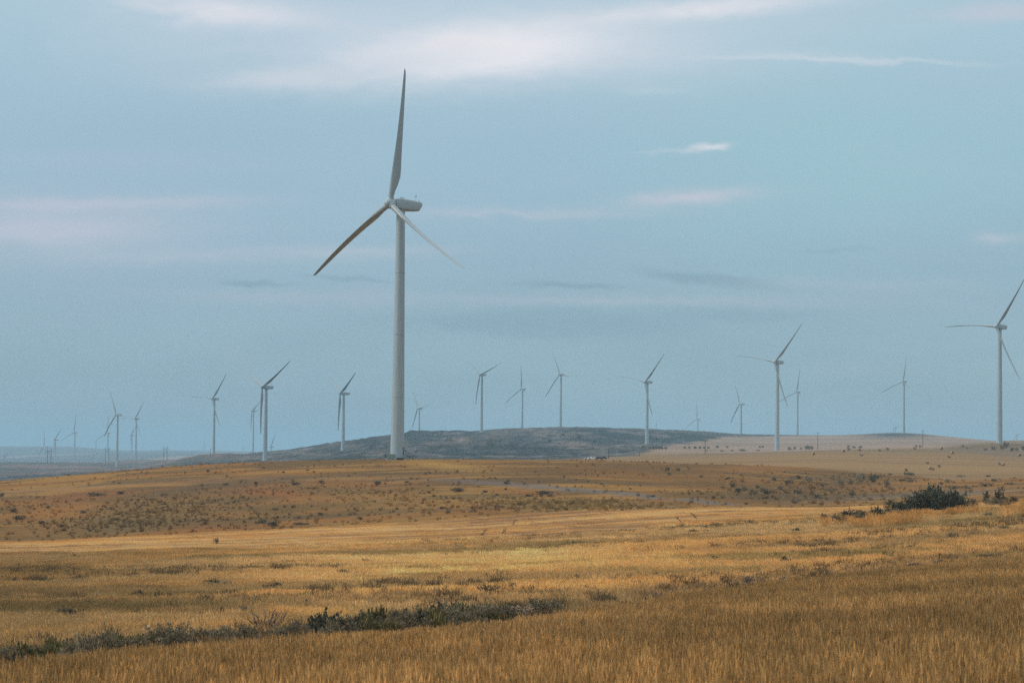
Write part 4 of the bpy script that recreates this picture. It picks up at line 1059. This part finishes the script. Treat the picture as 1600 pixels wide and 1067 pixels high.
# cabinet
cab = empty('transformer_cabinet', loc1(-1.6, -4.6)); tag(cab, 'pale green transformer cabinet at the foot of the tallest turbine', 'transformer')
MB().box((0, 0, .82), (2.5, 1.7, 1.64)).obj('housing', M_BOX, cab)
MB().box((0, 0, 1.70), (2.65, 1.85, .11), taper=.94).obj('lid', M_BOX, cab)
MB().box((-.62, -.875, .8), (1.15, .05, 1.35)).box((.62, -.875, .8), (1.15, .05, 1.35)).obj('door_panel', M_BOX, cab)
MB().box((0, 0, -.15), (2.9, 2.1, .3)).obj('plinth', M_CONC, cab)
for (dx, dy, lab, mm) in ((-3.35, -4.3, 'thin black control post beside the transformer cabinet', M_DARK),):
    c_ = empty('control_post', loc1(dx, dy)); tag(c_, lab, 'control post')
    MB().box((0, 0, 1.25), (.42, .3, .95)).obj('control_box', mm, c_)
    MB().tube([(0, 0, -.3), (0, 0, .8)], .07, 6).tube([(-.35, 0, -.3), (-.35, 0, 2.0)], .05, 6).obj('post', M_GALV, c_)
c_ = empty('cable_box', loc1(1.1, -4.0)); tag(c_, 'low dark cable box right of the transformer cabinet', 'cable box')
MB().box((0, 0, .3), (2.3, .9, .62), taper=.93).obj('box', M_DARK, c_); MB().box((0, 0, .65), (2.36, .96, .07)).obj('lid', M_GALV, c_)

# ------------------------------------------------------------------ power poles
def pole_single(px, base, top, D0, D1, label):
    x, y, z = ground_far(px, base, D0, D1); h = (base - top) * y / F
    root = empty('power_pole', (x, y, z)); tag(root, label, 'power pole', 'power poles along the fields')
    MB().tube([(0, 0, -1), (0, 0, h)], [.26, .17], 8).obj('pole', M_WOOD, root)
    MB().box((0, 0, h - .6), (2.6, .16, .2)).obj('crossarm', M_WOOD, root)
    for dx in (-1.15, .0, 1.15): MB().lathe([(.07, h - .5 if dx else h), (.1, h - .4 if dx else h + .1), (.05, h - .2 if dx else h + .3)], 8, org=(dx, 0, 0)).obj('insulator', M_GALV, root)
pole_single(1101.8, 709, 688, 1500, 2100, 'wooden power pole beside the low tree row at the foot of the pale field')
pole_single(1277.7, 701, 674, 1500, 2100, 'tall wooden power pole at the field edge between the two big right turbines')
pole_single(1441.7, 697.5, 671, 1300, 2100, 'wooden power pole right of the small dark knoll')
pole_single(951, 716.5, 700, 1400, 2100, 'thin power pole right of the parked vehicles')
pole_single(999, 712.5, 703, 1500, 2200, 'short pole left of the turbine by the dark tree row')
pole_single(328.5, 715, 701, 2800, 3450, 'short power pole left of the low ridge turbine')
def pole_pair(pxa, pxb, base, top, D0, D1, label):
    x, y, z = ground_far((pxa + pxb) / 2, base, D0, D1); h = (base - top) * y / F; d = (pxb - pxa) * y / F / 2
    root = empty('pylon', (x, y, z)); tag(root, label, 'pylon', 'two pole wooden pylons at far left')
    for s in (-d, d): MB().tube([(s, 0, -2), (s, 0, h)], [.55, .4], 8).obj('pole', M_WOOD, root)
    MB().box((0, 0, h - 5), (2 * d + 7, .5, .7)).obj('crossarm', M_WOOD, root)
    MB().tube([(-d, .3, h - 6), (d, .3, h - 13)], .2, 5).tube([(-d, -.3, h - 13), (d, -.3, h - 6)], .2, 5).obj('brace', M_WOOD, root)
    for s in (-d - 3, 0, d + 3): MB().tube([(s, 0, h - 5.3), (s, 0, h - 7)], .2, 6).obj('insulator', M_GALV, root)
pole_pair(74, 79.6, 724, 700, 3000, 4400, 'two pole pylon at far left beside the faint low turbine')
pole_pair(164.4, 170, 720.5, 697, 3500, 5000, 'two pole pylon behind the largest far left turbine')
pole_pair(255.6, 261, 718.5, 696, 3000, 4600, 'two pole pylon standing alone right of the far left turbines')

# ------------------------------------------------------------------ hay bales
BALES = [(1271,710,'hay bale leftmost in the stubble field, below the tall power pole'),(1318,705.5,'hay bale near the far field edge, left of a close pair'),(1326,702,'hay bale touching the far field edge above another'),(1343,704,'hay bale near the far field edge above a lower bale'),
 (1346,711.5,'hay bale below another, middle left of the field'),(1374,704,'hay bale alone near the far field edge below the knoll'),(1386.5,702,'hay bale on the far field edge right of the knoll turbine'),(1471,701.5,'hay bale on the far field edge right of the pole by the knoll'),
 (1488,708,'upper of two hay bales stepping down in the middle right field'),(1483,714.5,'lower of two hay bales stepping down in the middle right field'),(1449,723.5,'upper left hay bale of the three nearest ones'),(1467.5,729,'right hand hay bale of the three nearest ones'),(1453,732.5,'left of two touching hay bales near the front field edge'),(1457,733.5,'right of two touching hay bales near the front field edge'),
 (1416,735.5,'pale hay bale at the front edge of the stubble field'),(1562,725,'left of two touching hay bales at the right edge'),(1567,726.5,'right of two touching hay bales at the right edge'),(1593,712,'low hay bale at the far right of the field'),(1429,701,'pale hay bale on the far field edge right of the knoll pole')]
def bale_meshes():
    prof = [(.02, -.62), (.6, -.62), (.78, -.56), (.84, -.4), (.86, 0), (.84, .4), (.78, .56), (.6, .62), (.02, .62)]
    body = MB().lathe([(.70, -.6), (.80, -.56), (.85, -.4), (.87, 0), (.85, .4), (.80, .56), (.70, .6)], 24, 'y')
    e = MB(); 
    for s in (-1, 1): e.lathe([(.69, s * .605), (.5, s * .64), (.35, s * .615), (.18, s * .645)] if s > 0 else [(.18, s * .645), (.35, s * .615), (.5, s * .64), (.69, s * .605)], 24, 'y')
    return body.mesh('bale_roll', M_HAY, True), e.mesh('bale_end', M_HAYE, True)
MEB, MEE = bale_meshes()
for a, b, lb in BALES:
    x, y, z = ground_far(a, b + 1, 800, 2000)
    s = min(max(2.35 * y / F / .87, .7), 1.25); root = empty('hay_bale', (x, y, z + .83 * s), random.uniform(-1.2, 1.2)); root.scale = (s, s * 1.25, s)
    tag(root, lb, 'hay bale', 'round hay bales in the stubble field')
    put('roll', MEB, root); put('end_face', MEE, root)

# ------------------------------------------------------------------ parked vehicles
def wheel_set(root, xs, w, r):
    for xx in xs:
        for s in (-1, 1):
            wh = MB().lathe([(r * .6, -.12), (r * .95, -.12), (r, -.06), (r, .06), (r * .95, .12), (r * .6, .12)], 18, 'y').obj('wheel', M_TYRE, root, True)
            wh.location = (xx, s * w, r)
            MB().lathe([(r * .58, -.09), (r * .3, -.13), (r * .58, .09)] if False else [(.05, -.1), (r * .58, -.1), (r * .58, .1), (.05, .1)], 14, 'y').obj('rim', M_RIM, wh, True)
def pickup(px, row):
    x, y, z = ground_far(px, row, 1450, 1900); root = empty('pickup_truck', (x, y, z), .15); tag(root, 'white pickup truck parked beyond the brown crest', 'pickup truck')
    b = MB(); b.box((0, 0, .85), (5.6, 1.95, .62)); b.box((1.85, 0, 1.22), (1.6, 1.85, .2), taper=.92); 
    for s in (-1, 1): b.box((-1.75, s * .9, 1.3), (2.0, .12, .34))
    b.box((-2.72, 0, 1.3), (.1, 1.68, .34)); b.obj('body', M_WHITE, root)
    MB().box((.1, 0, 1.52), (2.1, 1.75, .72), taper=.78).obj('cab', M_WHITE, root)
    w = MB(); w.box((.1, 0, 1.56), (1.5, 1.66, .42), taper=.86); w.obj('side_window', M_GLASS, root)
    MB().box((.95, 0, 1.55), (.1, 1.35, .42), rot=Matrix.Rotation(-.42, 3, 'Y')).obj('windscreen', M_GLASS, root)
    for s in (-1, 1): MB().box((2.82, s * .75, .98), (.08, .35, .2)).obj('headlight', M_RIM, root)
    MB().box((2.83, 0, .62), (.14, 1.9, .2)).obj('bumper', M_RIM, root)
    wheel_set(root, (1.75, -1.75), .86, .4)
pickup(925.5, 718.2)
def suv(px, row, L_, label, col):
    x, y, z = ground_far(px, row, 1450, 1900); root = empty('parked_car', (x, y, z), .1); tag(root, label, 'car')
    b = MB(); b.box((0, 0, .72), (L_, 1.85, .62)); b.obj('body', col, root)
    MB().box((-.25, 0, 1.33), (L_ * .62, 1.7, .62), taper=.8).obj('cabin', col, root)
    MB().box((-.25, 0, 1.34), (L_ * .5, 1.73, .36), taper=.86).obj('side_window', M_GLASS, root)
    for s in (-1, 1): MB().box((L_ / 2 + .02, s * .65, .85), (.08, .35, .18)).obj('headlight', M_RIM, root)
    wheel_set(root, (L_ * .3, -L_ * .3), .82, .36)
suv(936.5, 717.8, 4.6, 'black car parked just right of the white pickup', M_BLACK)
suv(943.5, 717.5, 3.6, 'small dark car at the right end of the parked vehicles', M_BLACK)
suv(918, 718.4, 4.2, 'grey white car at the left end of the parked vehicles', mat('silver_paint', (.5, .5, .52), .35, .5, .03, 2))

# ------------------------------------------------------------------ air
bz0 = float(ZG.min()) - 1.0
hz = MB().box((0, 0, (bz0 + 150) / 2), (80000, 80000, 150 - bz0)).obj('haze', bpy.data.materials.new('haze_air'))
tag(hz, 'pale blue haze over the far land', kind='stuff')
hm = hz.data.materials[0]; hm.use_nodes = True; nt = hm.node_tree
nt.nodes.remove(nt.nodes['Principled BSDF'])
pv = nt.nodes.new('ShaderNodeVolumePrincipled'); pv.inputs['Density'].default_value = 1.0e-4
pv.inputs['Color'].default_value = (.465, .735, .92, 1); pv.inputs['Anisotropy'].default_value = 0.0
nt.links.new(pv.outputs[0], nt.nodes['Material Output'].inputs['Volume'])

# ------------------------------------------------------------------ sky
SUN_EL, SUN_AZ = math.radians(30), math.radians(-92)        # azimuth from north (+Y) towards east (+X)
W = bpy.data.worlds.new('World'); SC.world = W; W.use_nodes = True
nt = W.node_tree; N, Lk = nt.nodes, nt.links
bg = N['Background']; bg.inputs['Strength'].default_value = .1
def val(v):
    return v
def math_(op, a, b=None, c=None, clamp=False):
    n = N.new('ShaderNodeMath'); n.operation = op; n.use_clamp = clamp
    for i, q in enumerate((a, b, c)):
        if q is None: continue
        if hasattr(q, 'is_output'): Lk.new(q, n.inputs[i])
        else: n.inputs[i].default_value = q
    return n.outputs[0]
def mixc(fac, a, b, mode='MIX'):
    n = N.new('ShaderNodeMix'); n.data_type = 'RGBA'; n.blend_type = mode
    for i, q in ((0, fac), (6, a), (7, b)):
        if hasattr(q, 'is_output'): Lk.new(q, n.inputs[i])
        elif i == 0: n.inputs[i].default_value = q
        else: n.inputs[i].default_value = (*q, 1)
    return n.outputs[2]
tc = N.new('ShaderNodeTexCoord'); sep = N.new('ShaderNodeSeparateXYZ'); Lk.new(tc.outputs['Generated'], sep.inputs[0])
sx, sy, sz = sep.outputs
ysafe = math_('MAXIMUM', sy, .02)
az = math_('DIVIDE', sx, ysafe); el = math_('DIVIDE', sz, ysafe)
north = math_('GREATER_THAN', sy, .25)
rp = N.new('ShaderNodeValToRGB'); Lk.new(sz, rp.inputs[0])
stops = [(0, (.262, .395, .465)), (.045, (.265, .41, .505)), (.08, (.29, .452, .56)), (.12, (.335, .52, .625)), (.17, (.41, .585, .69)), (.24, (.55, .68, .76)), (.45, (.92, 1.0, 1.04)), (1, (1.5, 1.5, 1.48))]
els = rp.color_ramp.elements
els[0].position, els[0].color = 0, (*stops[0][1], 1); els[1].position, els[1].color = 1, (*stops[-1][1], 1)
for p, c_ in stops[1:-1]:
    e = els.new(p); e.color = (*c_, 1)
sky = rp.outputs[0]
# cloud texture space: direction stretched flat
cmb = N.new('ShaderNodeCombineXYZ'); Lk.new(az, cmb.inputs[0]); Lk.new(el, cmb.inputs[1])
def noise(sca, stretch, det=5, off=0, dist=0.0):
    mp = N.new('ShaderNodeMapping'); mp.inputs['Scale'].default_value = (stretch[0], stretch[1], 1); mp.inputs['Location'].default_value = (off, off * .7, off)
    Lk.new(cmb.outputs[0], mp.inputs[0])
    nz = N.new('ShaderNodeTexNoise'); nz.inputs['Scale'].default_value = sca; nz.inputs['Detail'].default_value = det; nz.inputs['Distortion'].default_value = dist
    Lk.new(mp.outputs[0], nz.inputs['Vector']); return nz.outputs[0]
nA, nB, nC, nD = noise(7, (1, 4.5), 5, 1.3), noise(34, (1, 3.2), 6, 5.1, .4), noise(14, (1, 5), 5, 9.7), noise(90, (1, 2.2), 5, 2.2)
wob = math_('MULTIPLY_ADD', nB, .012, -.006); wob2 = math_('MULTIPLY_ADD', nD, .005, -.0025)
azw = math_('ADD', az, math_('MULTIPLY', wob, 2.5)); elw = math_('ADD', math_('ADD', el, math_('MULTIPLY', wob, .45)), wob2)
nE = noise(60, (1, 6.5), 8, 3.7, .8)
fib = math_('MULTIPLY', math_('MULTIPLY_ADD', nB, 1.1, .4, clamp=True), math_('MULTIPLY_ADD', nE, .9, .6, clamp=True))
# broad soft tone changes
t1 = math_('MULTIPLY', math_('SUBTRACT', nA, .42), 2.6, clamp=True)
sky = mixc(math_('MULTIPLY', t1, .45), sky, (.345, .555, .635))
t2 = math_('MULTIPLY', math_('SUBTRACT', nC, .5), 3.0, clamp=True)
sky = mixc(math_('MULTIPLY', t2, .22), sky, (.44, .52, .64))
def cloud(px, row, w, h, col, k, tilt=0.0, tex=True, p=1.0):
    global sky
    a0 = (px - 800) / F; e0 = (700 + ROLL * (px - 800) - row) / F
    da, de = math_('SUBTRACT', azw, a0), math_('SUBTRACT', elw, e0)
    c_, s_ = math.cos(tilt), math.sin(tilt)
    u = math_('ADD', math_('MULTIPLY', da, c_ * F / w), math_('MULTIPLY', de, s_ * F / w))
    v = math_('ADD', math_('MULTIPLY', da, -s_ * F / h), math_('MULTIPLY', de, c_ * F / h))
    q = math_('ADD', math_('MULTIPLY', u, u), math_('MULTIPLY', v, v))
    if p != 1.0: q = math_('POWER', q, p)
    g = math_('POWER', 2.718, math_('MULTIPLY', q, -1.0))
    g = math_('MULTIPLY', g, k)
    if tex: g = math_('MULTIPLY', g, fib)
    g = math_('MULTIPLY', g, north)
    sky = mixc(g, sky, col)
WHT, PNK, BLU, TEAL = (.86, .83, .87), (.66, .62, .70), (.235, .375, .475), (.355, .575, .645)
cloud(1300, 230, 330, 140, TEAL, .55, tex=False); cloud(560, 250, 220, 60, TEAL, .3, tex=False)
cloud(300, 230, 300, 60, (.34, .50, .64), .5, tex=False)
cloud(640, 45, 460, 80, (.58, .68, .77), .85); cloud(900, 75, 260, 50, (.62, .69, .77), .75); cloud(420, 60, 300, 60, (.55, .65, .75), .5); cloud(1150, 30, 300, 40, (.52, .65, .73), .5)
cloud(740, 80, 200, 42, (.90, .88, .92), 1.25, .10); cloud(760, 76, 90, 22, (.95, .92, .93), .8, .12); cloud(610, 104, 170, 16, (.74, .77, .83), .6, .14); cloud(700, 62, 80, 18, (.9, .86, .86), .5, .2); cloud(450, 118, 130, 17, (.72, .74, .80), .6, .06); cloud(330, 12, 150, 20, WHT, .85, -.08)
cloud(560, 95, 160, 16, (.7, .74, .8), .5, .16); cloud(1090, 10, 190, 15, WHT, .85, .10); cloud(1290, 90, 230, 4.5, (.66, .72, .78), .6, -.01, p=1.3); cloud(1250, 84, 120, 9, (.6, .7, .76), .4)
cloud(1098, 229, 38, 6, WHT, .8, .10, p=1.4); cloud(1055, 236, 30, 4, (.7, .72, .78), .5); cloud(1010, 238, 30, 3, (.6, .68, .75), .4)
cloud(1070, 308, 95, 12, PNK, .75, .08); cloud(80, 357, 140, 24, PNK, 1.15); cloud(100, 340, 220, 40, (.47, .55, .66), .5); cloud(190, 316, 190, 10, PNK, .7, .03); cloud(30, 320, 90, 8, PNK, .5); cloud(800, 332, 190, 9, PNK, .45)
cloud(330, 400, 260, 13, PNK, .35, .03); cloud(560, 392, 140, 8, PNK, .3); cloud(1570, 14, 110, 14, PNK, .5, .05); cloud(1560, 371, 42, 8, PNK, .4); cloud(1010, 140, 60, 7, (.6, .7, .76), .35)
cloud(160, 250, 240, 16, PNK, .18); cloud(220, 330, 480, 230, (.36, .49, .64), .4, tex=False); cloud(760, 250, 260, 120, (.35, .51, .65), .3, tex=False); cloud(60, 360, 230, 60, (.50, .56, .67), .35, tex=False); cloud(1380, 470, 300, 30, (.33, .44, .56), .4)
cloud(395, 442, 62, 4, BLU, .95, p=1.5); cloud(890, 446, 78, 6, BLU, 1.1, -.02, p=1.6); cloud(1110, 438, 105, 11, BLU, 1.15, -.09, p=1.6); cloud(540, 437, 60, 5, BLU, .9, -.05, p=1.5); cloud(1300, 392, 50, 3, BLU, .4, .05)
cloud(880, 505, 200, 22, BLU, .8, p=2.0); cloud(1140, 492, 130, 9, BLU, .6, p=1.6); cloud(700, 500, 120, 10, BLU, .5); cloud(470, 465, 260, 12, (.40, .49, .60), .6); cloud(1000, 470, 300, 8, (.42, .50, .60), .6); cloud(1330, 445, 200, 10, (.40, .50, .60), .5)
ns = N.new('ShaderNodeTexSky'); ns.sky_type = 'NISHITA'; ns.sun_disc = False; ns.sun_elevation = SUN_EL; ns.sun_rotation = SUN_AZ
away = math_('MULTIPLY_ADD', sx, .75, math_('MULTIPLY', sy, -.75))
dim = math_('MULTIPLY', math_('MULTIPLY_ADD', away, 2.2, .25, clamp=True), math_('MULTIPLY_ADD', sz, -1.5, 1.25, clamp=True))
sky = mixc(math_('MULTIPLY', dim, .88), sky, (.12, .18, .23))          # unseen south-east sky, dimming added to deepen the shade on the towers
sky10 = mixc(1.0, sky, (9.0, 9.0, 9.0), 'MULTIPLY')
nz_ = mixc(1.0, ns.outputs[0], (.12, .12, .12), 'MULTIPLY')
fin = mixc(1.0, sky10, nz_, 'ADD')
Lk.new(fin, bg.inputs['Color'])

sun = bpy.data.lights.new('sun', 'SUN'); sun.energy = 1.5; sun.angle = math.radians(16); sun.color = (1.0, .94, .86)
so = link(bpy.data.objects.new('sun', sun))
sd = Vector((math.sin(SUN_AZ) * math.cos(SUN_EL), math.cos(SUN_AZ) * math.cos(SUN_EL), math.sin(SUN_EL)))
so.rotation_euler = sd.to_track_quat('Z', 'Y').to_euler(); so.location = (0, 0, 60)

# ------------------------------------------------------------------ camera
cam = bpy.data.cameras.new('camera'); co = link(bpy.data.objects.new('camera', cam))
cam.sensor_width = 36; cam.lens = F / 1600 * 36; cam.clip_start = .1; cam.clip_end = 120000
Rm = Matrix(((CR[0], CU[0], -FW[0]), (CR[1], CU[1], -FW[1]), (CR[2], CU[2], -FW[2])))
co.rotation_euler = Rm.to_euler(); co.location = (0, 0, 0)
cam.dof.use_dof = True; cam.dof.focus_distance = 650; cam.dof.aperture_fstop = 4.5
SC.camera = co

SC.view_settings.view_transform = 'Standard'; SC.view_settings.look = 'None'; SC.view_settings.exposure = 0; SC.view_settings.gamma = 1
SC.render.engine = 'CYCLES'
cy = SC.cycles
cy.use_denoising = False
cy.max_bounces = 6; cy.diffuse_bounces = 3; cy.glossy_bounces = 2; cy.transmission_bounces = 2; cy.volume_bounces = 1; cy.transparent_max_bounces = 4
